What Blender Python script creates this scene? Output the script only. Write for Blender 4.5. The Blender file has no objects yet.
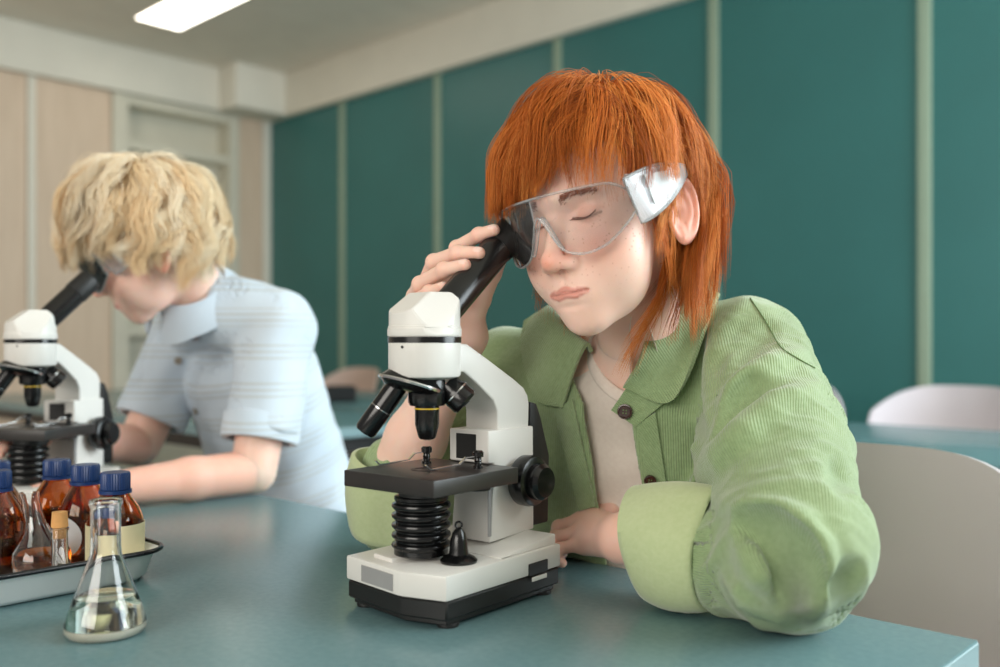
import bpy, bmesh, math, random
import numpy as np
from mathutils import Vector, Matrix, Euler

random.seed(7)
RNG = np.random.default_rng(11)
SC = bpy.context.scene
COL = SC.collection
PI = math.pi

# ------------------------------------------------------------------ camera, world, light
H = 0.979                      # camera height above the floor (metres)
FPX = 930.0                    # focal length for a 1000 px wide frame
cam_d = bpy.data.cameras.new('camera')
cam = bpy.data.objects.new('camera', cam_d)
COL.objects.link(cam)
cam_d.sensor_width = 36.0
cam_d.lens = 36.0 * FPX / 1000.0
cam_d.shift_y = (344 - 333.5) / 1000.0
cam_d.clip_start = 0.02
cam.location = (0, 0, H)
cam.rotation_euler = (PI / 2, 0, 0)
cam_d.dof.use_dof = True
cam_d.dof.focus_distance = 0.86
cam_d.dof.aperture_fstop = 3.2
SC.camera = cam

SC.view_settings.view_transform = 'Standard'
SC.view_settings.look = 'None'
SC.view_settings.gamma = 1.0
SC.view_settings.use_curve_mapping = False
SC.view_settings.exposure = 0.12
SC.cycles.use_denoising = True
SC.cycles.max_bounces = 10
SC.cycles.caustics_reflective = False
SC.cycles.sample_clamp_indirect = 6.0
SC.cycles.transparent_max_bounces = 24

world = bpy.data.worlds.new('world')
SC.world = world
world.use_nodes = True
wn = world.node_tree.nodes
wn['Background'].inputs[0].default_value = (1.0, 0.96, 0.90, 1)
wn['Background'].inputs[1].default_value = 0.30


def area(name, loc, target, sx, sy, power, col):
    d = bpy.data.lights.new(name, 'AREA')
    d.shape = 'RECTANGLE'; d.size = sx; d.size_y = sy
    d.energy = power; d.color = col
    o = bpy.data.objects.new(name, d)
    COL.objects.link(o)
    o.location = (loc[0], loc[1], loc[2] + H)
    v = Vector(target) - Vector(loc)
    o.rotation_euler = v.to_track_quat('-Z', 'Y').to_euler()
    return o


# daylight through the tall windows on the right-hand side of the classroom
area('window_daylight', (2.9, 1.25, 0.85), (0.2, 1.0, -0.1), 3.4, 2.2, 215, (0.86, 0.96, 1.0))
# daylight through the windows behind and to the left of the camera
area('window_daylight_rear', (-1.9, -2.1, 0.9), (0.0, 1.0, 0.0), 2.6, 1.6, 88, (1.0, 0.95, 0.87))

# ------------------------------------------------------------------ helpers
E1 = Vector((0.7273, -0.6863, 0)); E2 = Vector((0.6863, 0.7273, 0))   # room axes
ROOM_ROT = math.atan2(-0.6863, 0.7273)


def room(p, q, z):
    """room coordinates (along the green wall, towards it, height above camera) to world"""
    v = E1 * p + E2 * q
    return Vector((v.x, v.y, z + H))


TAB = -0.229                   # table top below camera


def at(px, py, Y):
    return np.array([(px - 500) / FPX * Y, Y, (344 - py) / FPX * Y])


def prop(o, label=None, cat=None, group=None, kind=None):
    if label: o['label'] = label
    if cat: o['category'] = cat
    if group: o['group'] = group
    if kind: o['kind'] = kind
    return o


def empty(name, loc, rz=0.0):
    o = bpy.data.objects.new(name, None)
    COL.objects.link(o)
    o.location = loc; o.rotation_euler = (0, 0, rz)
    o.empty_display_size = 0.02
    return o


def link_mesh(name, me, mats, parent=None):
    o = bpy.data.objects.new(name, me)
    COL.objects.link(o)
    for m in (mats if isinstance(mats, (list, tuple)) else [mats]):
        me.materials.append(m)
    if parent is not None: o.parent = parent
    return o


def sharp(me, ang=35):
    for p in me.polygons: p.use_smooth = True
    me.set_sharp_from_angle(angle=math.radians(ang))


class MB:
    """collects shapes into one mesh"""
    def __init__(s): s.bm = bmesh.new()

    def _xf(s, verts, M):
        if M is not None:
            for v in verts: v.co = M @ v.co

    def box(s, x0, x1, y0, y1, z0, z1, bev=0.0, seg=2, M=None):
        b = bmesh.new()
        bmesh.ops.create_cube(b, size=1)
        for v in b.verts:
            v.co = Vector(((x0 + x1) / 2 + v.co.x * (x1 - x0), (y0 + y1) / 2 + v.co.y * (y1 - y0), (z0 + z1) / 2 + v.co.z * (z1 - z0)))
        if bev > 0:
            bmesh.ops.bevel(b, geom=b.edges[:], offset=bev, segments=seg, affect='EDGES', profile=0.6)
        s.merge(b, M); return s

    def prism(s, pts, z0, z1, bev=0.0, seg=2, M=None, top=None):
        """pts: plan polygon; top: optional list of z for each upper vertex"""
        b = bmesh.new()
        lo = [b.verts.new((x, y, z0)) for x, y in pts]
        hi = [b.verts.new((x, y, (top[i] if top else z1))) for i, (x, y) in enumerate(pts)]
        n = len(pts)
        b.faces.new(lo[::-1]); b.faces.new(hi)
        for i in range(n):
            b.faces.new((lo[i], lo[(i + 1) % n], hi[(i + 1) % n], hi[i]))
        bmesh.ops.recalc_face_normals(b, faces=b.faces[:])
        if bev > 0:
            ed = [e for e in b.edges if e.calc_face_angle(0) > 0.3]
            bmesh.ops.bevel(b, geom=ed, offset=bev, segments=seg, affect='EDGES', profile=0.6)
        s.merge(b, M); return s

    def lathe(s, prof, seg=32, M=None, close=False):
        b = bmesh.new()
        rings = []
        for r, z in prof:
            if r < 1e-6: rings.append([b.verts.new((0, 0, z))])
            else: rings.append([b.verts.new((r * math.cos(2 * PI * i / seg), r * math.sin(2 * PI * i / seg), z)) for i in range(seg)])
        pairs = list(zip(rings[:-1], rings[1:]))
        if close: pairs.append((rings[-1], rings[0]))
        for A, B in pairs:
            for i in range(seg):
                j = (i + 1) % seg
                if len(A) == 1 and len(B) == 1: continue
                if len(A) == 1: b.faces.new((A[0], B[j], B[i]))
                elif len(B) == 1: b.faces.new((A[i], A[j], B[0]))
                else: b.faces.new((A[i], A[j], B[j], B[i]))
        bmesh.ops.recalc_face_normals(b, faces=b.faces[:])
        s.merge(b, M); return s

    def tube(s, path, rad, seg=10, M=None, cap=True):
        P = [Vector(p) for p in path]
        n = len(P)
        R = [rad] * n if isinstance(rad, (int, float)) else list(rad)
        b = bmesh.new()
        up = None; rings = []
        for i in range(n):
            t = (P[min(i + 1, n - 1)] - P[max(i - 1, 0)]).normalized()
            if up is None: up = Vector((0, 0, 1)) if abs(t.z) < 0.9 else Vector((1, 0, 0))
            a = t.cross(up).normalized(); c = a.cross(t).normalized(); up = c
            rings.append([b.verts.new(P[i] + (a * math.cos(2 * PI * k / seg) + c * math.sin(2 * PI * k / seg)) * R[i]) for k in range(seg)])
        for A, B in zip(rings[:-1], rings[1:]):
            for i in range(seg):
                j = (i + 1) % seg
                b.faces.new((A[i], A[j], B[j], B[i]))
        if cap:
            b.faces.new(rings[0][::-1]); b.faces.new(rings[-1])
        bmesh.ops.recalc_face_normals(b, faces=b.faces[:])
        s.merge(b, M); return s

    def grid(s, G, M=None, thick=0.0):
        """G[i][j] points; optional thickness along the normals, both sides closed"""
        G = np.asarray(G, float)
        ni, nj = G.shape[:2]
        du = np.gradient(G, axis=0); dv = np.gradient(G, axis=1)
        N = np.cross(du, dv); N /= np.linalg.norm(N, axis=2, keepdims=True) + 1e-12
        b = bmesh.new()
        A = [[b.verts.new(G[i, j] + N[i, j] * thick / 2) for j in range(nj)] for i in range(ni)]
        for i in range(ni - 1):
            for j in range(nj - 1):
                b.faces.new((A[i][j], A[i + 1][j], A[i + 1][j + 1], A[i][j + 1]))
        if thick:
            B = [[b.verts.new(G[i, j] - N[i, j] * thick / 2) for j in range(nj)] for i in range(ni)]
            for i in range(ni - 1):
                for j in range(nj - 1):
                    b.faces.new((B[i][j], B[i][j + 1], B[i + 1][j + 1], B[i + 1][j]))
            for i in range(ni - 1):
                b.faces.new((A[i][0], B[i][0], B[i + 1][0], A[i + 1][0])); b.faces.new((A[i][-1], A[i + 1][-1], B[i + 1][-1], B[i][-1]))
            for j in range(nj - 1):
                b.faces.new((A[0][j], A[0][j + 1], B[0][j + 1], B[0][j])); b.faces.new((A[-1][j], B[-1][j], B[-1][j + 1], A[-1][j + 1]))
        s.merge(b, M); return s

    def sphere(s, c, r, seg=20, M=None, sc=(1, 1, 1)):
        b = bmesh.new()
        bmesh.ops.create_uvsphere(b, u_segments=seg, v_segments=seg // 2, radius=r)
        for v in b.verts: v.co = Vector((v.co.x * sc[0] + c[0], v.co.y * sc[1] + c[1], v.co.z * sc[2] + c[2]))
        s.merge(b, M); return s

    def merge(s, b, M=None):
        if M is not None: bmesh.ops.transform(b, matrix=M, verts=b.verts[:])
        me = bpy.data.meshes.new('t'); b.to_mesh(me); b.free()
        s.bm.from_mesh(me); bpy.data.meshes.remove(me)

    def build(s, name, mats, parent=None, ang=35, loc=None, rz=None):
        me = bpy.data.meshes.new(name)
        s.bm.to_mesh(me); s.bm.free()
        sharp(me, ang)
        o = link_mesh(name, me, mats, parent)
        if loc is not None: o.location = loc
        if rz is not None: o.rotation_euler = (0, 0, rz)
        return o


def frame(origin, zdir, xhint=(1, 0, 0)):
    z = Vector(zdir).normalized(); x = Vector(xhint); x = (x - z * x.dot(z)).normalized(); y = z.cross(x)
    M = Matrix((x, y, z)).transposed().to_4x4(); M.translation = Vector(origin)
    return M


# ------------------------------------------------------------------ materials
def srgb(r, g, b):
    return tuple((c / 255 / 12.92 if c / 255 <= 0.04045 else ((c / 255 + 0.055) / 1.055) ** 2.4) for c in (r, g, b)) + (1,)


class Mat:
    def __init__(s, name, col, rough=0.5, metal=0.0, spec=0.5, **kw):
        s.m = bpy.data.materials.new(name); s.m.use_nodes = True
        s.t = s.m.node_tree; s.n = s.t.nodes; s.l = s.t.links
        s.b = s.n['Principled BSDF']
        s.b.inputs['Base Color'].default_value = col
        s.b.inputs['Roughness'].default_value = rough
        s.b.inputs['Metallic'].default_value = metal
        s.b.inputs['Specular IOR Level'].default_value = spec
        for k, v in kw.items(): s.b.inputs[k.replace('_', ' ')].default_value = v

    def node(s, typ, **kw):
        n = s.n.new(typ)
        for k, v in kw.items(): setattr(n, k, v)
        return n

    def coord(s, scale=(1, 1, 1), kind='Object'):
        tc = s.node('ShaderNodeTexCoord'); mp = s.node('ShaderNodeMapping')
        s.l.new(tc.outputs[kind], mp.inputs['Vector']); mp.inputs['Scale'].default_value = scale
        return mp.outputs['Vector']

    def noise(s, scale, detail=3, vec=None):
        n = s.node('ShaderNodeTexNoise'); n.inputs['Scale'].default_value = scale; n.inputs['Detail'].default_value = detail
        s.l.new(vec if vec is not None else s.coord(), n.inputs['Vector'])
        return n.outputs['Fac']

    def attr(s, name):
        a = s.node('ShaderNodeAttribute'); a.attribute_name = name
        return a.outputs['Fac']

    def math(s, op, a, b=None, c=None):
        n = s.node('ShaderNodeMath', operation=op)
        for i, x in enumerate((a, b, c)):
            if x is None: continue
            if isinstance(x, (int, float)): n.inputs[i].default_value = x
            else: s.l.new(x, n.inputs[i])
        return n.outputs[0]

    def ramp(s, fac, stops):
        n = s.node('ShaderNodeValToRGB')
        e = n.color_ramp.elements
        while len(e) < len(stops): e.new(0.5)
        for el, (p, c) in zip(e, stops): el.position = p; el.color = c
        s.l.new(fac, n.inputs['Fac'])
        return n.outputs['Color']

    def mix(s, fac, a, b, mode='MIX'):
        n = s.node('ShaderNodeMix', data_type='RGBA', blend_type=mode)
        for sock, x in ((n.inputs[0], fac), (n.inputs[6], a), (n.inputs[7], b)):
            if isinstance(x, (int, float, tuple)): sock.default_value = x
            else: s.l.new(x, sock)
        return n.outputs[2]

    def color(s, out): s.l.new(out, s.b.inputs['Base Color']); return s
    def rough(s, out): s.l.new(out, s.b.inputs['Roughness']); return s

    def bump(s, h, dist=0.001, strength=1.0):
        n = s.node('ShaderNodeBump'); n.inputs['Distance'].default_value = dist; n.inputs['Strength'].default_value = strength
        s.l.new(h, n.inputs['Height']); s.l.new(n.outputs['Normal'], s.b.inputs['Normal'])
        return s


def mottled(name, col, rough, amt=0.06, scale=6, bump=0.0, **kw):
    M = Mat(name, col, rough, **kw)
    f = M.noise(scale)
    a = tuple(c * (1 - amt) for c in col[:3]) + (1,); b = tuple(min(1, c * (1 + amt)) for c in col[:3]) + (1,)
    M.color(M.ramp(f, [(0.3, a), (0.7, b)]))
    if bump: M.bump(M.noise(scale * 30), bump)
    return M.m
m_teal = mottled('teal_panel', srgb(54, 114, 113), 0.38, 0.05, 2.5)
m_strip = mottled('panel_strip', srgb(150, 170, 150), 0.5, 0.03)
m_cream = mottled('cream_plaster', srgb(232, 228, 216), 0.7, 0.02)
m_ceil = mottled('ceiling_paint', srgb(232, 226, 214), 0.85, 0.03)
m_floor = mottled('grey_vinyl_floor', srgb(196, 190, 180), 0.5, 0.08, 4)
M = Mat('blush_wood_panel', srgb(205, 178, 155), 0.55)
v = M.coord((6, 6, 0.7)); f = M.noise(3, 5, v)
M.color(M.ramp(f, [(0.3, srgb(214, 191, 168)), (0.7, srgb(226, 204, 182))])); m_blush = M.m
m_shelf = mottled('shelf_laminate', srgb(214, 210, 194), 0.6, 0.03)
M = Mat('blue_laminate_table', srgb(76, 116, 124), 0.3)
f = M.noise(160, 2); M.color(M.ramp(f, [(0.3, srgb(97, 128, 133)), (0.7, srgb(104, 135, 139))]))
M.rough(M.ramp(M.noise(6, 1), [(0.0, (0.25,) * 3 + (1,)), (1.0, (0.28,) * 3 + (1,))])); m_table = M.m
m_edge = mottled('table_edge_band', srgb(120, 150, 156), 0.35, 0.03, 30)
m_chair = mottled('grey_shell_plastic', srgb(188, 182, 184), 0.45, 0.02, 8)
m_chair2 = mottled('pale_shell_plastic', srgb(206, 198, 204), 0.45, 0.02, 8)
m_dark = mottled('dark_metal', srgb(30, 30, 32), 0.4, 0.05, 40)

G0, G1 = 3.57, -5.54            # green wall q, left wall p
WT, CT = 1.52, 1.80             # top of the panelling and ceiling above the camera


def rbox(name, p0, p1, q0, q1, z0, z1, mat, parent=None, bev=0.0, kind='structure'):
    """box in room axes"""
    c = room((p0 + p1) / 2, (q0 + q1) / 2, (z0 + z1) / 2)
    a, b, d = (p1 - p0) / 2, (q1 - q0) / 2, (z1 - z0) / 2
    o = MB().box(-a, a, -b, b, -d, d, bev).build(name, mat)
    o.location = c; o.rotation_euler = (0, 0, ROOM_ROT)
    if parent is not None:
        o.parent = parent; o.matrix_parent_inverse = Matrix.Identity(4)
        o.location = Vector(((p0 + p1) / 2, (q0 + q1) / 2, (z0 + z1) / 2 + H)); o.rotation_euler = (0, 0, 0)
    elif kind: prop(o, kind=kind)
    return o


rbox('floor', -6.2, 4.0, -3.0, 3.9, -H - 0.1, -H, m_floor)
rbox('ceiling', -6.2, 4.0, -1.2, 3.9, CT, CT + 0.1, m_ceil)
# green wall: panels and the pale strips that cover their joints
rbox('wall_green', G1 - 0.3, 4.0, G0, G0 + 0.12, -H, CT, m_teal)
w = bpy.data.objects['wall_green']
# strips at a steady 0.88 m
s0 = -4.724 - 0.8776
sx = []
for i in range(1, 9):
    sx.append(s0 + 0.8776 * i)
i = 1
for p in sx:
    if p < G1 + 0.1: continue
    rbox('trim_%d' % i, p - 0.024, p + 0.024, G0 - 0.012, G0 - 0.0005, -H, WT, m_strip, bev=0.002); i += 1
# cream bulkhead above the panelling
rbox('trim_%d' % i, G1 - 0.3, 4.0, G0 - 0.05, G0 - 0.0005, WT, CT - 0.001, m_cream, bev=0.004); i += 1
rbox('trim_%d' % i, G1, G1 + 0.05, -1.2, G0 - 0.051, WT, CT - 0.001, m_cream, bev=0.004); i += 1
rbox('trim_%d' % i, G1 + 0.051, G1 + 0.26, G0 - 0.42, G0 - 0.051, WT + 0.0, CT - 0.001, m_cream, bev=0.004); i += 1
# left wall, with built-in blush panels in front of it
rbox('wall_left', G1 - 0.42, G1 - 0.33, -1.2, G0, -H, CT, m_cream)
qs = [(-1.2, -0.02), (0.02, 0.98), (1.02, 1.98), (2.03, 2.46)]
for a, b in qs:
    rbox('wall_left_panel', G1 - 0.329, G1, a, b, -H, WT - 0.002, m_blush)
rbox('wall_left_panel', G1 - 0.329, G1, 3.32, 3.50, -H, WT - 0.002, m_blush)
for q in (0.0, 1.0):
    rbox('trim_%d' % i, G1 - 0.2, G1 + 0.012, q - 0.02, q + 0.02, -H, WT - 0.002, m_cream); i += 1
rbox('trim_%d' % i, G1 - 0.2, G1 + 0.015, 1.985, 2.025, -H, WT - 0.002, m_cream); i += 1
rbox('trim_%d' % i, G1 - 0.2, G1 + 0.015, 3.505, 3.565, -H, WT - 0.002, m_cream); i += 1
for k, o in enumerate([o for o in bpy.data.objects if o.name.startswith('wall_left_panel')]):
    o.name = 'wall_left_panel' if k == 0 else 'wall_left_panel.%03d' % k

# built-in shelf unit
su = empty('shelf_unit', (0, 0, 0), ROOM_ROT)
prop(su, 'cream open shelving built into the blush panelled wall', 'shelves')
ROOT = su
def spart(name, *a, **k): return rbox(name, *a, m_shelf, parent=su, **k)
spart('side_panel', G1 - 0.325, G1 + 0.02, 2.465, 2.56, -H + 0.002, WT - 0.004)
spart('side_panel', G1 - 0.325, G1 + 0.02, 3.245, 3.315, -H + 0.002, WT - 0.004)
spart('back_panel', G1 - 0.15, G1 - 0.13, 2.561, 3.244, -H + 0.002, WT - 0.004)
for z in (-0.96, -0.35, 0.05, 0.45, 0.83, 1.19):
    spart('shelf', G1 - 0.129, G1 + 0.01, 2.561, 3.244, z, z + 0.05)
spart('top_panel', G1 - 0.129, G1 + 0.01, 2.561, 3.244, WT - 0.06, WT - 0.005)

# ceiling lamp
cl = empty('ceiling_light', room(-4.36, 2.465, CT), ROOM_ROT)
prop(cl, 'lit white rectangular ceiling light panel above the left side', 'ceiling light')
MB().box(-0.60, 0.60, -0.14, 0.14, -0.013, -0.001, 0.004, 3).build('frame', mottled('lamp_frame_white', srgb(235, 232, 224), 0.4), cl)
em = Mat('lamp_diffuser', srgb(255, 250, 240), 0.4)
em.b.inputs['Emission Color'].default_value = (1.0, 0.93, 0.80, 1); em.b.inputs['Emission Strength'].default_value = 6
MB().box(-0.585, 0.585, -0.126, 0.126, -0.0165, -0.0131, 0.001).build('diffuser', em.m, cl)


# ------------------------------------------------------------------ tables
def table(name, p0, p1, q0, q1, label, group=None, thick=0.028):
    t = empty(name, room((p0 + p1) / 2, (q0 + q1) / 2, -H), ROOM_ROT)
    prop(t, label, 'table', group)
    a, b = (p1 - p0) / 2, (q1 - q0) / 2
    zt = TAB + H
    MB().box(-a, a, -b, b, zt - thick + 0.002, zt, 0.0015, 2).build('tabletop', m_table, t)
    MB().box(-a - 0.0005, a + 0.0005, -b - 0.0005, b + 0.0005, zt - thick, zt - 0.002, 0.0008, 1).build('edge_band', m_edge, t)
    MB().box(-a + 0.06, a - 0.06, -b + 0.06, b - 0.06, zt - thick - 0.05, zt - thick - 0.0005, 0.002, 1).build('under_frame', m_dark, t)
    for sx_ in (-1, 1):
        for sy_ in (-1, 1):
            x, y = sx_ * (a - 0.09), sy_ * (b - 0.09)
            MB().box(x - 0.02, x + 0.02, y - 0.02, y + 0.02, 0.0, zt - thick - 0.0505, 0.004).build('leg', m_dark, t)
    return t


table('table', -2.65, -0.225, 0.06, 0.778, 'large blue-grey table in front carrying the microscopes and the flask')
table('table', -1.93, 1.2, 1.90, 2.68, 'blue-grey table further back on the right behind the grey chair')
table('table', -4.6, -2.05, 1.32, 2.085, 'blue-grey table further back between the two children, nearer of the two there')
table('table', -4.6, -2.05, 2.09, 2.86, 'blue-grey table between the two children, the one closest to the blush chairs')


# ------------------------------------------------------------------ chairs
def chair(loc, rz, mat, label, group=None, src=None):
    """shell chair: local -y is the front"""
    if src is not None:
        r = src.copy(); COL.objects.link(r)
        for ch in src.children:
            c = ch.copy(); COL.objects.link(c); c.parent = r
    else:
        r = empty('shell_chair', loc, rz)
        W = 0.25
        n, m = 29, 15
        G = []
        for i in range(n):          # one-piece bucket: u across, v from front lip over the seat up the back
            u = -1 + 2 * i / (n - 1)
            row = []
            for j in range(40):
                v = j / 39
                if v < 0.42:
                    t = v / 0.42; y = -0.24 + 0.40 * t; z = 0.455 - 0.02 * math.sin(t * PI) - 0.01 * (1 - t)
                elif v < 0.56:
                    t = (v - 0.42) / 0.14; a_ = t * PI / 2 * 0.92; y = 0.16 + 0.07 * math.sin(a_); z = 0.455 + 0.07 * (1 - math.cos(a_))
                else:
                    t = (v - 0.56) / 0.44; y = 0.229 + 0.07 * t; z = 0.518 + 0.335 * t
                k = max(0, (v - 0.40) / 0.60)
                hw = W * (0.92 + 0.08 * math.sin(v * PI))
                if v > 0.6: hw = W * (1 - 0.06 * ((v - 0.6) / 0.4) ** 3)
                x = u * hw
                y -= abs(u) ** 2.6 * 0.13 * min(1, k * 1.6)
                z += abs(u) ** 3 * 0.05 * (1 - min(1, abs(v - 0.3) * 2.2))
                if v > 0.6: z -= abs(u) ** 4 * 0.08 * ((v - 0.6) / 0.4)
                row.append((x, y, z))
            G.append(row)
        MB().grid(G, thick=0.008).build('seat_shell', mat, r, ang=60)
        for sx_ in (-1, 1):
            for sy_, yy in ((-1, -0.2), (1, 0.2)):
                MB().tube([(sx_ * 0.14, yy * 0.6, 0.425), (sx_ * 0.2, yy * 1.1, 0.2), (sx_ * 0.23, yy * 1.25, 0.002)], [0.012, 0.012, 0.010], 10).build('leg', m_dark, r)
        MB().box(-0.15, 0.15, -0.13, 0.13, 0.41, 0.428, 0.004).build('under_frame', m_dark, r)
    r.location = loc; r.rotation_euler = (0, 0, rz)
    prop(r, label, 'chair', group)
    return r


def floor_at(px, Y, z=-H):
    return Vector(((px - 500) / FPX * Y, Y, z + H))


ch = chair(Vector((0.268, 0.956, 0)), ROOM_ROT, m_chair, 'grey moulded plastic chair behind the green sleeve at the front table')
c2 = chair(room(-0.90, 2.70, -H), ROOM_ROT + 0.0, m_chair2, 'pale chair with rounded back at the rear table, far right')
chair(room(-1.46, 2.70, -H), ROOM_ROT, None, 'pale chair at the rear table just showing past the green shoulder', src=c2)
m_pink = mottled('blush_shell_plastic', srgb(196, 172, 160), 0.5, 0.02, 8)
c3 = chair(room(-3.95, 2.84, -H), ROOM_ROT, m_pink, 'blurred blush chair back beside the blond child, left of the pair')
chair(room(-3.40, 2.84, -H), ROOM_ROT, None, 'blurred blush chair back half hidden by the front microscope', src=c3)
# blond child has no seat built; the red-haired child's is the grey chair
pc = empty('pencil_case', room(-2.98, 2.24, TAB), 0.2)
prop(pc, 'small black pencil case on the rear table beside the striped shirt', 'pencil case')
MB().box(-0.062, 0.062, -0.035, 0.035, 0.0005, 0.062, 0.014, 4).build('pouch', mottled('black_cloth', srgb(22, 26, 28), 0.8), pc)
MB().tube([(-0.05, 0, 0.0635), (0.05, 0, 0.0635)], 0.002, 8).build('zip', m_dark, pc)
# ------------------------------------------------------------------ microscopes
m_white = mottled('white_enamel', srgb(222, 220, 215), 0.32, 0.01, 20)
m_black = mottled('gloss_black_plastic', srgb(14, 14, 15), 0.22, 0.1, 30)
m_matt = mottled('matt_black_plastic', srgb(20, 20, 20), 0.5, 0.1, 30)
m_stage = mottled('stage_black', srgb(40, 36, 34), 0.38, 0.15, 25)
m_chrome = mottled('chrome', srgb(205, 205, 205), 0.16, 0.02, 20, metal=1.0)
m_grey = mottled('grey_label', srgb(150, 150, 150), 0.45, 0.03, 60)
m_yellow = mottled('yellow_ring', srgb(214, 178, 40), 0.4, 0.02)
m_lens = mottled('dark_lens_glass', srgb(30, 34, 44), 0.05, 0.05)


def rp(prof, r=0.0):
    return prof


def microscope(name, loc, rz, label, tube_from, tube_to, detail=True):
    """local axes: x from front to arm, y to the left of the arm, z up, origin on the table"""
    r = empty(name, loc, rz)
    prop(r, label, 'microscope')
    X0, X1, Wd = -0.0765, 0.079, 0.0595
    plan = [(X0, Wd), (X0 - 0.0115, -0.014), (X0 - 0.0115, -0.020), (X0 - 0.001, -Wd), (X1, -Wd), (X1 + 0.004, -0.03), (X1 + 0.004, 0.03), (X1, Wd)]
    def sc(pl, k): return [(x * k, y * k) for x, y in pl]
    base = MB().prism(plan, 0.024, 0.0445, 0.002, 2)
    # raised rear plateau that carries the arm
    base.prism([(0.0, Wd - 0.004), (-0.004, -Wd + 0.004), (X1 - 0.002, -Wd + 0.004), (X1 - 0.002, Wd - 0.004)], 0.043, 0.054, 0.002, 2, top=[0.0455, 0.0455, 0.054, 0.054])
    # lamp pedestal block between the channels
    base.prism([(X0 + 0.01, 0.036), (X0 + 0.005, 0.008), (-0.02, 0.004), (0.01, 0.004), (0.01, 0.036)], 0.043, 0.048, 0.0015, 2)
    base.build('base', m_white, r)
    sk = MB().prism(sc(plan, 0.985), 0.008, 0.0236, 0.0015, 1)
    sk.prism(sc(plan, 0.93), 0.003, 0.0082, 0.001, 1)
    sk.build('skirt', m_matt, r)
    for fx, fy in ((X0 + 0.014, Wd - 0.012), (X0 + 0.014, -Wd + 0.012), (X1 - 0.014, Wd - 0.012), (X1 - 0.014, -Wd + 0.012)):
        MB().lathe([(0, 0.0), (0.009, 0.0), (0.0095, 0.002), (0.009, 0.0036), (0, 0.0036)], 20, Matrix.Translation((fx, fy, 0))).build('foot', m_matt, r)
    if detail:
        # grey plate on the left half of the front, battery hatch on the right flank
        a = Vector((X0, Wd, 0)); b = Vector((X0 - 0.0115, -0.014, 0)); d = (b - a).normalized(); nrm = Vector((d.y, -d.x, 0)) * 1
        if nrm.x > 0: nrm = -nrm
        Mp = Matrix((d, nrm, Vector((0, 0, 1)))).transposed().to_4x4(); Mp.translation = a
        MB().box(0.024, 0.070, 0.0, 0.0007, 0.0265, 0.0405, 0.0003, 1, Mp).build('label_plate', m_grey, r)
        MB().box(0.030, 0.058, -Wd - 0.0012, -Wd + 0.001, 0.0235, 0.0345, 0.0006, 1).build('battery_hatch', m_matt, r)
        MB().box(0.033, 0.055, -Wd - 0.0022, -Wd - 0.0013, 0.0185, 0.0225, 0.0004, 1).build('hatch_tab', m_white, r)
    OX = -0.04          # optical axis
    # ribbed lamp housing
    pr = [(0, 0.0481), (0.0235, 0.0481), (0.0235, 0.0525)]
    z = 0.0525
    for k in range(5):
        pr += [(0.0238, z + 0.0003), (0.0255, z + 0.0022), (0.0258, z + 0.0035), (0.0252, z + 0.005), (0.0222, z + 0.0066), (0.0222, z + 0.0074)]
        z += 0.0085
    pr += [(0.0235, z), (0.0235, z + 0.0025), (0.021, z + 0.0035), (0, z + 0.0035)]
    MB().lathe(pr, 48, Matrix.Translation((OX, 0.004, 0))).build('lamp_housing', m_black, r)
    # brightness control, bell shaped with a ring
    kb = MB().lathe([(0, 0.0446), (0.0155, 0.0446), (0.016, 0.0465), (0.0135, 0.049), (0.0085, 0.0515), (0.0078, 0.056), (0.0072, 0.063), (0.0055, 0.069), (0.003, 0.0725), (0, 0.0735)], 32, Matrix.Translation((-0.034, -0.034, 0)))
    tor = [(0.0028 * math.cos(a), 0.0028 * math.sin(a)) for a in [2 * PI * i / 14 for i in range(15)]]
    kb.tube([(-0.034 + t[0] * 0.6, -0.034 + t[0] * -0.8, 0.0758 + t[1]) for t in tor], 0.0009, 8, cap=False)
    kb.build('dimmer_knob', m_black, r)
    # stage with condenser collar below
    SX0, SX1, SW = -0.085, 0.024, 0.053
    st = MB().box(SX0, SX1, -SW, SW, 0.1065, 0.1205, 0.0012, 2)
    st.build('stage', [m_stage], r)
    MB().lathe([(0, 0.0975), (0.02, 0.0975), (0.0225, 0.099), (0.0225, 0.1064), (0, 0.1064)], 32, Matrix.Translation((OX, 0, 0))).build('condenser', m_matt, r)
    MB().lathe([(0.008, 0.1206), (0.012, 0.1206), (0.012, 0.121), (0.008, 0.121)], 28, Matrix.Translation((OX, 0, 0)), close=True).build('stage_ring', m_matt, r)
    MB().lathe([(0, 0.1025), (0.012, 0.1025), (0.012, 0.1064), (0, 0.1064)], 20, Matrix.Translation((-0.008, -0.032, 0))).build('stage_screw', m_matt, r)
    for cx, cy, dx, dy in ((-0.008, 0.028, -1, 0.38), (-0.004, -0.030, -1, 0.42)):
        L = math.hypot(dx, dy); dx /= L; dy /= L
        MB().lathe([(0, 0.1206), (0.0042, 0.1206), (0.0042, 0.1225), (0.003, 0.123), (0.003, 0.1245), (0.0035, 0.125), (0.003, 0.126), (0.0035, 0.127), (0.003, 0.128), (0.003, 0.130), (0.0048, 0.1305), (0.005, 0.1345), (0.0035, 0.136), (0, 0.1363)], 20, Matrix.Translation((cx, cy, 0))).build('clip_post', m_black, r)
        pts = [(0.004, 0.131), (0.012, 0.1305), (0.018, 0.125), (0.040, 0.1224), (0.046, 0.1222), (0.050, 0.1262)]
        px_, py_ = -dy, dx
        G = [[(cx + dx * s + px_ * w, cy + dy * s + py_ * w, z) for w in (-0.0018, 0.0018)] for s, z in pts]
        MB().grid(G, thick=0.0009).build('stage_clip', m_chrome, r)
    # arm: profile in x-z, extruded in y
    def xz(pts, y0, y1, bev):
        m = Matrix(((1, 0, 0, 0), (0, 0, -1, 0), (0, 1, 0, 0), (0, 0, 0, 1)))
        return pts, -y1, -y0, bev, m
    arm = MB()
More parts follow.
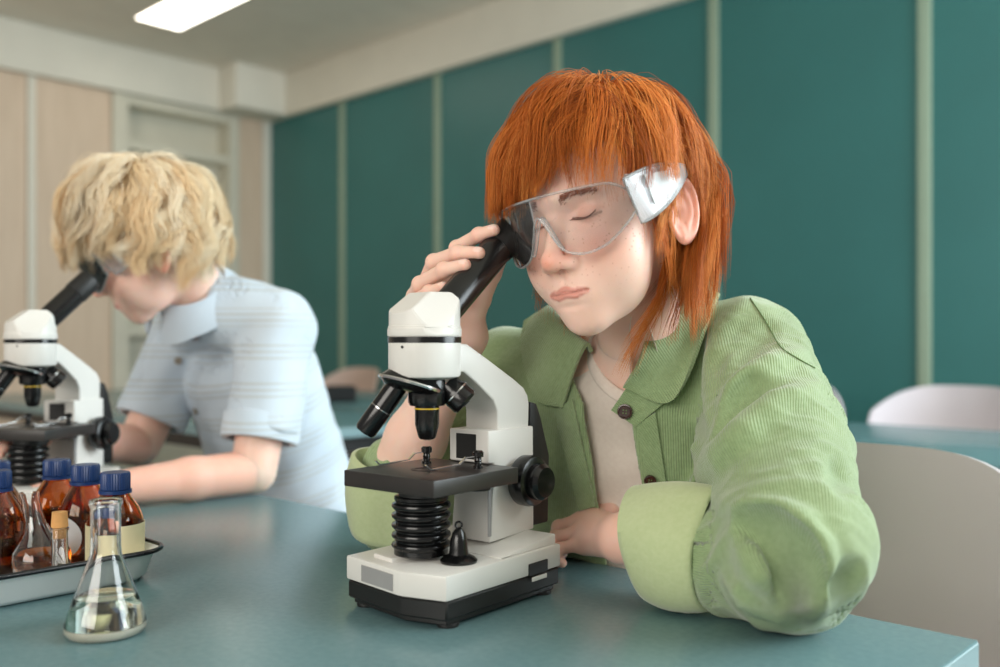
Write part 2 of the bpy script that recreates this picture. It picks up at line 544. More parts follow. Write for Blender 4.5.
    def add_xz(pts, y0, y1, bev, seg=3):
        m = Matrix(((1, 0, 0, 0), (0, 0, -1, 0), (0, 1, 0, 0), (0, 0, 0, 1)))
        arm.prism(pts, -y1, -y0, bev, seg, M=m)
    # column and shoulder
    add_xz([(0.036, 0.150), (0.083, 0.150), (0.084, 0.172), (0.082, 0.180), (0.076, 0.1875), (0.060, 0.1965), (0.020, 0.2165), (-0.006, 0.2290), (-0.020, 0.230), (-0.020, 0.2045),
            (-0.010, 0.2045), (0.010, 0.192), (0.030, 0.178), (0.036, 0.168)], -0.0195, 0.0195, 0.0022)
    # lower body
    add_xz([(0.020, 0.050), (0.086, 0.053), (0.085, 0.151), (0.052, 0.151), (0.052, 0.151), (0.018, 0.151), (0.018, 0.1215), (0.026, 0.121), (0.026, 0.106)], -0.0235, 0.0235, 0.0018)
    arm.build('arm', m_white, r)
    MB().box(0.0177, 0.0181, -0.009, 0.015, 0.124, 0.147, 0.0001, 1).build('slot_shade_plate', m_matt, r)  # flat dark plate stands in for the shade inside an open slot
    MB().box(0.017, 0.0215, -0.0245, -0.0232, 0.056, 0.118, 0.0004, 1).build('groove_shade_strip', m_grey, r)  # grey strip laid on the arm, imitating the shade of a groove
    MB().prism([(0.0862, 0.054), (0.116, 0.054), (0.118, 0.120), (0.104, 0.158), (0.097, 0.172), (0.0862, 0.174)], -0.019, 0.019, 0.003, 2, M=Matrix(((1, 0, 0, 0), (0, 0, -1, 0), (0, 1, 0, 0), (0, 0, 0, 1)))).build('rear_cover', m_matt, r)
    # focus knobs, one set on each side
    for sg in (-1, 1):
        Mk = Matrix.Translation((0.060, 0.0236 * sg, 0.103)) @ Matrix.Rotation(PI / 2 * (1 if sg < 0 else -1), 4, 'X')
        MB().lathe([(0, 0), (0.012, 0), (0.012, 0.004), (0.0215, 0.0055), (0.0232, 0.008), (0.0235, 0.016), (0.0222, 0.021), (0.018, 0.0228), (0.0165, 0.023), (0, 0.023)], 48, Mk).build('coarse_focus_knob', m_black, r)
        MB().lathe([(0.0, 0.0231), (0.0158, 0.0231), (0.0168, 0.0250), (0.0165, 0.030), (0.0135, 0.0335), (0.0, 0.0345)], 40, Mk).build('fine_focus_knob', m_black, r)
    # head: drum with facets cut towards the eyepiece
    hd = bmesh.new()
    prof = [(0.0300, 0.2015), (0.0312, 0.2035), (0.0312, 0.2305)]
    m0 = MB().lathe([(0, 0.199), (0.024, 0.199), (0.0300, 0.2010), (0.0312, 0.2030), (0.0312, 0.2300), (0, 0.2300)], 48, Matrix.Translation((OX, 0, 0)))
    m0.build('body_head', m_white, r)
    MB().lathe([(0, 0.2301), (0.0318, 0.2301), (0.0318, 0.2350), (0, 0.2350)], 48, Matrix.Translation((OX, 0, 0))).build('rotation_ring', m_black, r)
    tf, tt = Vector(tube_from), Vector(tube_to)
    tdir = (tt - tf).normalized()
    hdv = Vector((tdir.x, tdir.y, 0)).normalized()
    b = bmesh.new()
    seg = 64
    rings = []
    for rr, zz in ((0.0001, 0.2351), (0.0316, 0.2351), (0.0320, 0.2365), (0.0320, 0.2430), (0.0308, 0.2438), (0.0306, 0.2780)):
        rings.append([b.verts.new((OX + rr * math.cos(2 * PI * k / seg), rr * math.sin(2 * PI * k / seg), zz)) for k in range(seg)])
    b.faces.new(rings[0][::-1])
    for A, B in zip(rings[:-1], rings[1:]):
        for k in range(seg): b.faces.new((A[k], A[(k + 1) % seg], B[(k + 1) % seg], B[k]))
    b.faces.new(rings[-1])
    side = Vector((0, 0, 1)).cross(hdv)
    c0 = Vector((OX, 0, 0))
    def cut(pt, nv):
        g = b.verts[:] + b.edges[:] + b.faces[:]
        res = bmesh.ops.bisect_plane(b, geom=g, plane_co=pt, plane_no=nv, clear_outer=True)
        ed = [e for e in res['geom_cut'] if isinstance(e, bmesh.types.BMEdge)]
        bmesh.ops.edgeloop_fill(b, edges=ed)
    cut(c0 + Vector((0, 0, 0.2735)), Vector((0, 0, 1)))
    cut(c0 - hdv * 0.006 + Vector((0, 0, 0.2735)), (Vector((0, 0, 1)) * 0.80 - hdv * 0.60).normalized())       # slope away from the eyepiece
    cut(c0 + hdv * 0.014 + Vector((0, 0, 0.2735)), tdir)                                                       # face that holds the tube
    for sg in (-1, 1):
        cut(c0 + side * sg * 0.0165 + Vector((0, 0, 0.2735)), (side * sg * 0.9 + Vector((0, 0, 0.42)) - hdv * 0.25).normalized())
    bmesh.ops.bevel(b, geom=[e for e in b.edges if len(e.link_faces) == 2 and e.calc_face_angle(0) > 0.35], offset=0.0008, segments=2, affect='EDGES')
    hm = MB(); hm.merge(b); hm.build('tube_head', m_white, r)
    MB().lathe([(0, 0), (0.0012, 0), (0.0012, 0.0006), (0, 0.0006)], 12, frame((OX - 0.0309, -0.0039, 0.2265), (-0.992, -0.125, 0))).build('set_screw', m_matt, r)
    # eyepiece tube
    L = (tt - tf).length
    Mt = frame(tf, tdir, side)
    MB().lathe([(0, 0), (0.0150, 0), (0.0150, L - 0.0305), (0, L - 0.0305)], 48, Mt).build('eyepiece_tube', m_black, r)
    MB().lathe([(0, L - 0.0300), (0.0156, L - 0.0300), (0.0158, L - 0.028), (0.0158, L - 0.004), (0.0150, L - 0.001), (0.0128, L), (0.0105, L - 0.001), (0.0095, L - 0.004), (0, L - 0.0042)], 48, Mt).build('eyepiece', m_matt, r)
    # nosepiece and objectives
    nd = Vector((-0.27, 0.12, -0.95)).normalized()
    nc = Vector((OX - 0.007, 0.007, 0.1985))
    Mn = frame(nc, nd)
    MB().lathe([(0, -0.004), (0.022, -0.004), (0.0275, 0.002), (0.0285, 0.0035), (0, 0.0035)], 48, Mn).build('nosepiece', m_black, r)
    MB().lathe([(0.0, 0.0036), (0.0295, 0.0036), (0.030, 0.0045), (0.0295, 0.0062), (0.0, 0.0062)], 48, Mn).build('nosepiece_ring', m_chrome, r)
    MB().lathe([(0, 0.0063), (0.027, 0.0063), (0.024, 0.0095), (0.016, 0.012), (0, 0.012)], 40, Mn).build('turret', m_black, r)
    def objective(o_, d_, prof, ring=None, rmat=None):
        Mo = frame(o_, d_)
        ob = MB().lathe(prof, 36, Mo).build('objective', m_black, r)
        zt = prof[-1][1]
        MB().lathe([(0, zt + 0.00005), (0.0035, zt + 0.00005), (0.0035, zt + 0.0006), (0, zt + 0.0006)], 20, Mo).build('front_lens', m_lens, ob)
        if ring:
            MB().lathe([(ring[1] - 0.001, ring[0]), (ring[1], ring[0]), (ring[1], ring[0] + 0.0012), (ring[1] - 0.001, ring[0] + 0.0012)], 36, Mo, close=True).build('colour_ring', rmat, ob)
        return ob
    # vertical working objective (thick barrel, yellow ring, slimmer tip)
    objective((OX + 0.001, -0.002, 0.1985), (0, 0, -1), [(0, 0), (0.0155, 0), (0.0165, 0.006), (0.0165, 0.0195), (0.0150, 0.0225), (0.0105, 0.0228), (0.0105, 0.039), (0.0075, 0.050), (0.006, 0.0515), (0, 0.0515)], (0.0245, 0.0110), m_yellow)
    objective((OX - 0.014, 0.018, 0.194), (-0.36, 0.44, -0.80), [(0, 0), (0.0092, 0), (0.0096, 0.012), (0.0096, 0.0245), (0.0090, 0.0248), (0.0090, 0.0256), (0.0098, 0.026), (0.0098, 0.048), (0.0085, 0.0505), (0.006, 0.051), (0, 0.051)], (0.0250, 0.0096), m_chrome)
    objective((OX + 0.016, -0.010, 0.194), (0.42, -0.52, -0.62), [(0, 0), (0.0110, 0), (0.0118, 0.008), (0.0132, 0.010), (0.0132, 0.022), (0.0112, 0.0245), (0.007, 0.0248), (0, 0.0248)], (0.0115, 0.0135), m_chrome)
    return r


MROT = math.radians(51.0)
def to_local(w, loc, rz):
    return Matrix.Rotation(-rz, 4, 'Z') @ (Vector(w) - Vector((loc[0], loc[1], 0)))


TZ = TAB + H
ML = (-0.0400, 0.8350)
Rz = Matrix.Rotation(-MROT, 4, 'Z')
def mloc(wp):
    v = Vector((wp[0] - ML[0], wp[1] - ML[1], wp[2] - TAB)); return Rz @ v
EYE_T0 = np.array([-0.050, 0.820, 0.028]); EYE_T1 = at(514, 229, 0.878)
microscope('microscope', (ML[0], ML[1], TZ), MROT, 'white and black microscope the red-haired child looks into', mloc(EYE_T0), mloc(EYE_T1))
ML2 = (-0.610, 1.262); MROT2 = math.radians(80)
Rz2 = Matrix.Rotation(-MROT2, 4, 'Z')
e0 = Vector(at(40, 326, 1.225)); e1 = Vector(at(91, 279, 1.27))
f0 = Rz2 @ Vector((e0.x - ML2[0], e0.y - ML2[1], e0.z - TAB)); f1 = Rz2 @ Vector((e1.x - ML2[0], e1.y - ML2[1], e1.z - TAB))
microscope('microscope', (ML2[0], ML2[1], TZ), MROT2, 'blurred white microscope at the left edge in front of the blond child', f0, f1, detail=True)

# ------------------------------------------------------------------ glass, bottles, tray
def glass(name, col=(1, 1, 1, 1), rough=0.0, ior=1.46):
    M = Mat(name, col, rough); M.b.inputs['Transmission Weight'].default_value = 1.0; M.b.inputs['IOR'].default_value = ior
    f = M.noise(30); M.rough(M.ramp(f, [(0, (rough,) * 3 + (1,)), (1, (rough + 0.01,) * 3 + (1,))]))
    return M.m


m_glass = glass('clear_glass')
m_amber = glass('amber_glass', srgb(208, 138, 60), 0.02)
m_water = glass('pale_green_liquid', srgb(232, 246, 232), 0.0, 1.33)
m_amberliq = glass('orange_liquid', srgb(226, 120, 30), 0.0, 1.33)
m_sed = mottled('white_sediment', srgb(236, 234, 214), 0.6, 0.02, 30)
m_blue = mottled('blue_cap_plastic', srgb(18, 52, 106), 0.35, 0.05, 20)
m_paper = mottled('cream_paper_label', srgb(236, 226, 186), 0.7, 0.02, 40)
m_wpaper = mottled('white_paper_label', srgb(226, 228, 232), 0.7, 0.02, 40)
m_enamel = mottled('white_tray_enamel', srgb(226, 228, 226), 0.2, 0.01, 20)
m_rim = mottled('black_enamel_rim', srgb(16, 18, 24), 0.2, 0.1, 20)
m_cork = mottled('cork', srgb(206, 152, 92), 0.8, 0.15, 60)

# Erlenmeyer flask
fl = empty('erlenmeyer_flask', (-0.312, 0.736, TZ), 0.3)
prop(fl, 'clear conical glass flask with pale liquid standing in front of the tray', 'flask')
out = [(0, 0.0), (0.024, 0.0), (0.0285, 0.0015), (0.0305, 0.005), (0.0303, 0.010), (0.027, 0.021), (0.0205, 0.039), (0.0145, 0.055), (0.0118, 0.063), (0.0113, 0.070), (0.0113, 0.1), (0.0125, 0.1025), (0.0128, 0.1045), (0.0120, 0.106)]
inn = [(0.0105, 0.1055), (0.0100, 0.1), (0.0100, 0.070), (0.0105, 0.063), (0.0130, 0.055), (0.0190, 0.039), (0.0255, 0.021), (0.0287, 0.010), (0.0288, 0.006), (0.0265, 0.003), (0.022, 0.0016), (0, 0.0016)]
MB().lathe(out + inn, 64).build('glass_body', m_glass, fl, ang=60)
MB().lathe([(0, 0.0085), (0.0292, 0.0085), (0.0291, 0.010), (0.0259, 0.021), (0.0225, 0.0305), (0.0219, 0.0308), (0, 0.0306)], 64).build('liquid', m_water, fl, ang=60)
MB().lathe([(0, 0.0018), (0.0225, 0.0014), (0.0270, 0.0028), (0.0292, 0.006), (0.0291, 0.0080), (0.02, 0.0083), (0, 0.0082)], 64).build('sediment', m_sed, fl, ang=60)

# enamel tray
TP0, TP1, TQ0, TQ1 = -1.125, -0.848, 0.03, 0.442
tr = empty('enamel_tray', room((TP0 + TP1) / 2, (TQ0 + TQ1) / 2, TAB), ROOM_ROT)
prop(tr, 'white enamel tray with black rim holding the brown bottles', 'tray')
ta, tb = (TP1 - TP0) / 2, (TQ1 - TQ0) / 2
def rrect(a, b, r, n=8):
    pts = []
    for cx, cy, s in ((a - r, b - r, 0), (-a + r, b - r, 1), (-a + r, -b + r, 2), (a - r, -b + r, 3)):
        for k in range(n + 1):
            t = PI / 2 * (s + k / n); pts.append((cx + r * math.cos(t), cy + r * math.sin(t)))
    return pts
def loft(rings, name, mat, parent, capfirst=True, caplast=True):
    b = bmesh.new(); vs = [[b.verts.new(p) for p in R] for R in rings]
    n = len(vs[0])
    for A, B in zip(vs[:-1], vs[1:]):
        for k in range(n): b.faces.new((A[k], A[(k + 1) % n], B[(k + 1) % n], B[k]))
    if capfirst: b.faces.new(vs[0][::-1])
    if caplast: b.faces.new(vs[-1])
    bmesh.ops.recalc_face_normals(b, faces=b.faces[:])
    m = MB(); m.merge(b); return m.build(name, mat, parent, ang=50)
def ring(a, b, r, z): return [(x, y, z) for x, y in rrect(a, b, r)]
loft([ring(ta - .024, tb - .024, .02, 0.0005), ring(ta - .020, tb - .020, .022, 0.0015), ring(ta - .015, tb - .015, .024, .006), ring(ta - .009, tb - .009, .027, .0255), ring(ta - .0045, tb - .0045, .030, .0295),
      ring(ta - .0045, tb - .0045, .030, .0302), ring(ta - .0115, tb - .0115, .027, .026), ring(ta - .0175, tb - .0175, .024, .007), ring(ta - .022, tb - .022, .022, .0030), ring(ta - .027, tb - .027, .02, .0025)], 'tray_body', m_enamel, tr)
rr = rrect(ta - .003, tb - .003, .031, 10)
MB().tube([(x, y, 0.0305) for x, y in rr] + [(rr[0][0], rr[0][1], 0.0305)], 0.0024, 10, cap=False).build('rim', m_rim, tr, ang=60)


def bottle_root(loc, label, lab=None):
    b = empty('reagent_bottle', loc, 0)
    prop(b, label, 'bottle')
    pro = [(0, 0), (0.0235, 0), (0.0262, 0.003), (0.0265, 0.006), (0.0265, 0.048), (0.0255, 0.056), (0.0215, 0.066), (0.0150, 0.076), (0.0122, 0.081), (0.0118, 0.084), (0.0118, 0.094), (0.0, 0.094)]
    inn_ = [(0, 0.0022), (0.0235, 0.0022), (0.0245, 0.006), (0.0245, 0.048), (0.0235, 0.055), (0.020, 0.064), (0.013, 0.075), (0.0100, 0.081), (0.0098, 0.084), (0.0098, 0.0935)]
    MB().lathe(pro[:-1] + inn_[::-1], 48).build('glass_body', m_amber, b, ang=60)
    b2 = b
    cp = bmesh.new()
    seg = 72; prof = [(0.0135, 0.0835), (0.0140, 0.0842), (0.0140, 0.0985), (0.0130, 0.1005), (0.0, 0.1007)]
    rings = []
    for r_, z_ in prof[:-1]:
        rings.append([cp.verts.new(((r_ - (0.0005 if k % 2 else 0)) * math.cos(2 * PI * k / seg), (r_ - (0.0005 if k % 2 else 0)) * math.sin(2 * PI * k / seg), z_)) for k in range(seg)])
    for A, B in zip(rings[:-1], rings[1:]):
        for k in range(seg): cp.faces.new((A[k], A[(k + 1) % seg], B[(k + 1) % seg], B[k]))
    cp.faces.new(rings[-1])
    m = MB(); m.merge(cp)
    m.lathe([(0.0123, 0.080), (0.0152, 0.080), (0.0152, 0.0834), (0.0123, 0.0834)], 48, close=True)
    m.build('cap', m_blue, b, ang=30)
    MB().lathe([(0, 0.0020), (0.0248, 0.0020), (0.0248, 0.036), (0, 0.036)], 48).build('liquid', m_amberliq2, b, ang=60)
    if lab == 'cream':
        MB().lathe([(0.0267, 0.009), (0.0272, 0.009), (0.0272, 0.051), (0.0267, 0.051)], 64, close=True).build('label', m_paper, b, ang=60)
    elif lab == 'white':
        G = []
        for i in range(17):
            row = []
            for j in range(17):
                u, v = -1 + i / 8, -1 + j / 8
                s_ = max(abs(u), abs(v)); L_ = math.hypot(u, v) or 1
                du_, dv_ = u * s_ / L_, v * s_ / L_
                a_ = du_ * 0.021 / 0.0268
                row.append((0.0269 * math.sin(a_), -0.0269 * math.cos(a_), 0.029 + dv_ * 0.021))
            G.append(row)
        MB().grid(G, thick=0.0004).build('label', m_wpaper, b, ang=60)
    return b


m_amberliq2 = glass('brown_liquid', srgb(190, 110, 50), 0.0, 1.33)
BZ = TZ + 0.0028
bottle_root((-0.378, 0.914, BZ), 'brown bottle with blue cap and cream label at the right end of the tray', 'cream')
bottle_root((-0.433, 0.972, BZ), 'brown bottle with blue cap and round white label behind the cream-labelled bottle', 'white').rotation_euler.z = -0.5
bottle_root((-0.482, 1.012, BZ), 'brown bottle with blue cap at the back, third from the right end of the tray')
bottle_root((-0.501, 0.925, BZ), 'brown bottle with blue cap and round white label, frontmost at the left edge', 'white').rotation_euler.z = -0.25
bottle_root((-0.540, 0.996, BZ), 'brown bottle with blue cap standing behind the frontmost left one')

# round flask with amber liquid, neck leaning left
rf = empty('round_flask', (-0.445, 0.903, BZ), 0)
prop(rf, 'clear round-bodied glass flask with a little orange liquid standing in the tray', 'flask')
def pear(off):
    p = [(0, 0.0 + off), (0.014, 0.0005 + off), (0.0245 - off, 0.007), (0.0275 - off, 0.016), (0.0255 - off, 0.026), (0.019 - off, 0.035), (0.0125 - off, 0.044), (0.0095 - off, 0.055), (0.0085 - off, 0.075), (0.0092 - off, 0.082)]
    return p
def lean(v): return Vector((v.x - 0.22 * max(0, v.z - 0.025), v.y, v.z))
b = MB().lathe(pear(0) + pear(0.0013)[::-1], 48)
for v in b.bm.verts: v.co = lean(v.co)
b.build('glass_body', m_glass, rf, ang=60)
b = MB().lathe([(0, 0.0016), (0.0135, 0.0024), (0.0227, 0.0078), (0.0265, 0.0158), (0.0262, 0.0195), (0.0246, 0.0250), (0, 0.0250)], 48)
b.build('liquid', m_amberliq, rf, ang=60)
ck = empty('cork_stopper', (-0.405, 0.880, BZ), 0)
bpy.data.objects.remove(ck)
vi = empty('glass_vial', (-0.410, 0.866, BZ), 0)
prop(vi, 'slim glass vial with an orange cork among the brown bottles', 'vial')
MB().lathe([(0, 0), (0.0065, 0), (0.0072, 0.001), (0.0072, 0.052), (0.0080, 0.053), (0.0080, 0.055), (0.0060, 0.055), (0.0060, 0.002), (0, 0.0015)], 32).build('glass_body', m_glass, vi, ang=60)
MB().lathe([(0, 0.046), (0.0056, 0.046), (0.0060, 0.0552), (0.0075, 0.0562), (0.0066, 0.070), (0, 0.0705)], 24).build('cork', m_cork, vi)

# ------------------------------------------------------------------ signed-distance modelling
F4 = np.float32


def V(*a): return np.array(a, F4)


def smin(a, b, k):
    h = np.clip(0.5 + 0.5 * (b - a) / k, 0, 1)
    return b * (1 - h) + a * h - k * h * (1 - h)


def smax(a, b, k): return -smin(-a, -b, k)


def ell(P, c, r):
    r = np.asarray(r, F4); q = (P - np.asarray(c, F4)) / r
    k0 = np.sqrt((q * q).sum(1)); k1 = np.sqrt(((q / r) ** 2).sum(1))
    return k0 * (k0 - 1) / np.maximum(k1, 1e-6)


def rc(P, a, b, r1, r2):
    a = np.asarray(a, F4); b = np.asarray(b, F4); d = b - a
    t = np.clip(((P - a) @ d) / (d @ d), 0, 1)
    return np.sqrt((((P - a) - t[:, None] * d) ** 2).sum(1)) - (r1 + (r2 - r1) * t)


def chain(P, pts, rad, k=0.004):
    d = None
    for i in range(len(pts) - 1):
        e = rc(P, pts[i], pts[i + 1], rad[i], rad[i + 1])
        d = e if d is None else smin(d, e, k)
    return d


def surface_nets(f, lo, hi, h):
    lo = np.array(lo, float); hi = np.array(hi, float)
    B = 8
    nb = np.ceil((hi - lo) / (h * B)).astype(int)
    n = nb * B + 1
    ci, cj, ck_ = np.meshgrid(*[np.arange(x) for x in nb], indexing='ij')
    C = np.stack([ci.ravel(), cj.ravel(), ck_.ravel()], 1)
    cen = (lo + (C + 0.5) * B * h).astype(F4)
    d = f(cen)
    act = np.abs(d) < B * h * 0.866 * 1.5 + 0.002
    G = np.empty(n, F4)
    sgn = np.where(d < 0, -1.0, 1.0).astype(F4).reshape(nb)
    big = np.repeat(np.repeat(np.repeat(sgn, B, 0), B, 1), B, 2)
    G[...] = 1.0
    G[:-1, :-1, :-1] = big
    oo = np.arange(B + 1)
    off = np.stack([x.ravel() for x in np.meshgrid(oo, oo, oo, indexing='ij')], 1)
    A = C[act]
    for s in range(0, len(A), 600):
        idx = (A[s:s + 600, None, :] * B + off[None]).reshape(-1, 3)
        val = f((lo + idx * h).astype(F4))
        G[idx[:, 0], idx[:, 1], idx[:, 2]] = val
    S = G < 0
    m = n - 1
    cnt = np.zeros(m, np.int8)
    corners = [(i, j, k) for i in (0, 1) for j in (0, 1) for k in (0, 1)]
    for i, j, k in corners: cnt += S[i:i + m[0], j:j + m[1], k:k + m[2]]
    cells = np.argwhere((cnt > 0) & (cnt < 8))
    vid = np.full(m, -1, np.int64); vid[cells[:, 0], cells[:, 1], cells[:, 2]] = np.arange(len(cells))
    gv = {c: G[cells[:, 0] + c[0], cells[:, 1] + c[1], cells[:, 2] + c[2]] for c in corners}
    acc = np.zeros((len(cells), 3)); num = np.zeros(len(cells))
    for c in corners:
        for ax in range(3):
            if c[ax]: continue
            c2 = list(c); c2[ax] = 1; c2 = tuple(c2)
            a, b = gv[c], gv[c2]
            x = (a < 0) != (b < 0)
            t = np.where(x, a / np.where(x, a - b, 1), 0)
            p = np.repeat(np.array(c, float)[None], len(cells), 0); p[:, ax] = t
            acc += p * x[:, None]; num += x
    verts = lo + (cells + acc / num[:, None]) * h
    quads = []
    for ax in range(3):
        o1, o2 = [(1, 2), (2, 0), (0, 1)][ax]
        sl0 = [slice(1, None)] * 3; sl1 = [slice(1, None)] * 3
        sl0[ax] = slice(0, -1); sl1[ax] = slice(1, None)
        sl0[o1] = sl1[o1] = slice(1, -1); sl0[o2] = sl1[o2] = slice(1, -1)
        a = S[tuple(sl0)]; b = S[tuple(sl1)]
        for flip, E in ((False, np.argwhere(a & ~b)), (True, np.argwhere(~a & b))):
            if not len(E): continue
            base = E.copy()
            base[:, o1] += 1; base[:, o2] += 1
            def cell(d1, d2):
                q = base.copy(); q[:, o1] -= d1; q[:, o2] -= d2
                return vid[q[:, 0], q[:, 1], q[:, 2]]
            Q = np.stack([cell(1, 1), cell(0, 1), cell(0, 0), cell(1, 0)], 1)
            quads.append(Q[:, ::-1] if flip else Q)
    Q = np.concatenate(quads)
    return verts, Q[(Q >= 0).all(1)]


def np_mesh(name, verts, quads, attrs=None):
    me = bpy.data.meshes.new(name)
    k = quads.shape[1]
    me.vertices.add(len(verts)); me.vertices.foreach_set('co', np.asarray(verts, F4).ravel())
    me.loops.add(len(quads) * k); me.loops.foreach_set('vertex_index', quads.astype(np.int32).ravel())
    me.polygons.add(len(quads)); me.polygons.foreach_set('loop_start', np.arange(0, len(quads) * k, k, dtype=np.int32))
    me.polygons.foreach_set('use_smooth', np.ones(len(quads), bool))
    me.update(calc_edges=True); me.validate()
    for nm, arr in (attrs or {}).items():
        a = me.attributes.new(nm, 'FLOAT', 'POINT'); a.data.foreach_set('value', np.asarray(arr, F4))
    return me


def up(v): return np.asarray(v, float) + np.array([0, 0, H])


def join_np(parts):
    """[(verts, quads, attrs)] -> one"""
    vs, qs, at_ = [], [], {}
    o = 0
    names = set(k for p in parts for k in p[2])
    for v, q, a in parts:
        vs.append(v); qs.append(q + o); o += len(v)
        for nme in names: at_.setdefault(nme, []).append(a.get(nme, np.zeros(len(v))))
    return np.concatenate(vs), np.concatenate(qs), {k: np.concatenate(x) for k, x in at_.items()}


def trace(f, px, py, y0=0.5, y1=2.2):
    """where the line of sight through a measured image point meets the surface"""
    px = np.asarray(px, float); py = np.asarray(py, float)
    D = np.stack([(px - 500) / FPX, np.ones_like(px), (344 - py) / FPX], -1)
    t = np.full(px.shape, y0); hit = np.zeros(px.shape, bool)
    for _ in range(90):
        P = D * t[..., None]
        d = f(P.reshape(-1, 3).astype(F4)).reshape(px.shape)
        hit |= d < 0.0006
        t = np.where(hit, t, np.minimum(t + np.maximum(d, 0.0004) * 0.8, y1))
    return D * t[..., None], hit & (t < y1 - 1e-3)


def normal(f, P, e=0.0015):
    P = P.reshape(-1, 3).astype(F4)
    g = np.stack([f(P + V(*(e if i == k else 0 for k in range(3)))) - f(P - V(*(e if i == k else 0 for k in range(3)))) for i in range(3)], 1)
    return g / (np.linalg.norm(g, axis=1, keepdims=True) + 1e-9)


def sn(P, seeds, amp, freq):
    """cheap smooth pseudo-noise"""
    r = np.random.default_rng(seeds); out = np.zeros(len(P), F4)
    for i in range(5):
        w = r.normal(size=3); w /= np.linalg.norm(w)
        out += np.sin(P @ (w * freq * (0.7 + 0.25 * i)).astype(F4) + F4(r.uniform(0, 6.28)))
    return out * F4(amp / 3)


# ------------------------------------------------------------------ the head, in its own axes (x: its left, -y: face, z: up)
def head_core(P, s=1):
    d = ell(P, (0, 0.012, 0.035), (0.0735, 0.089, 0.082))
    d = smin(d, ell(P, (0, -0.026, -0.012), (0.0615, 0.058, 0.066)), 0.018)
    d = smin(d, ell(P, (0, -0.038, -0.067), (0.048, 0.045, 0.038)), 0.028)
    return d


def lips(ax, z):
    zc = -0.0665 + 0.0012 * np.cos(ax * 260) * (ax < 0.012) - 1.6 * np.maximum(ax - 0.006, 0) ** 2
    w = np.clip(1 - (ax / 0.0235) ** 2, 0, 1)
    hu = 0.0060 * np.sqrt(w) - 0.0012 * np.exp(-(ax / 0.003) ** 2) + 1e-5
    hl_ = 0.0070 * np.sqrt(w) + 1e-5
    u = (z - zc) / hu; l = (zc - z) / hl_
    up1 = np.clip(1 - (2 * np.clip(u, 0, 1) - 0.75) ** 2 * 0.9, 0, 1) * (u > -0.05) * np.clip((1.15 - u) * 4, 0, 1) * w
    lo1 = np.clip(1 - (2 * np.clip(l, 0, 1) - 0.85) ** 2, 0, 1) * (l > -0.05) * np.clip((1.2 - l) * 3, 0, 1) * w
    return up1.astype(F4), lo1.astype(F4)


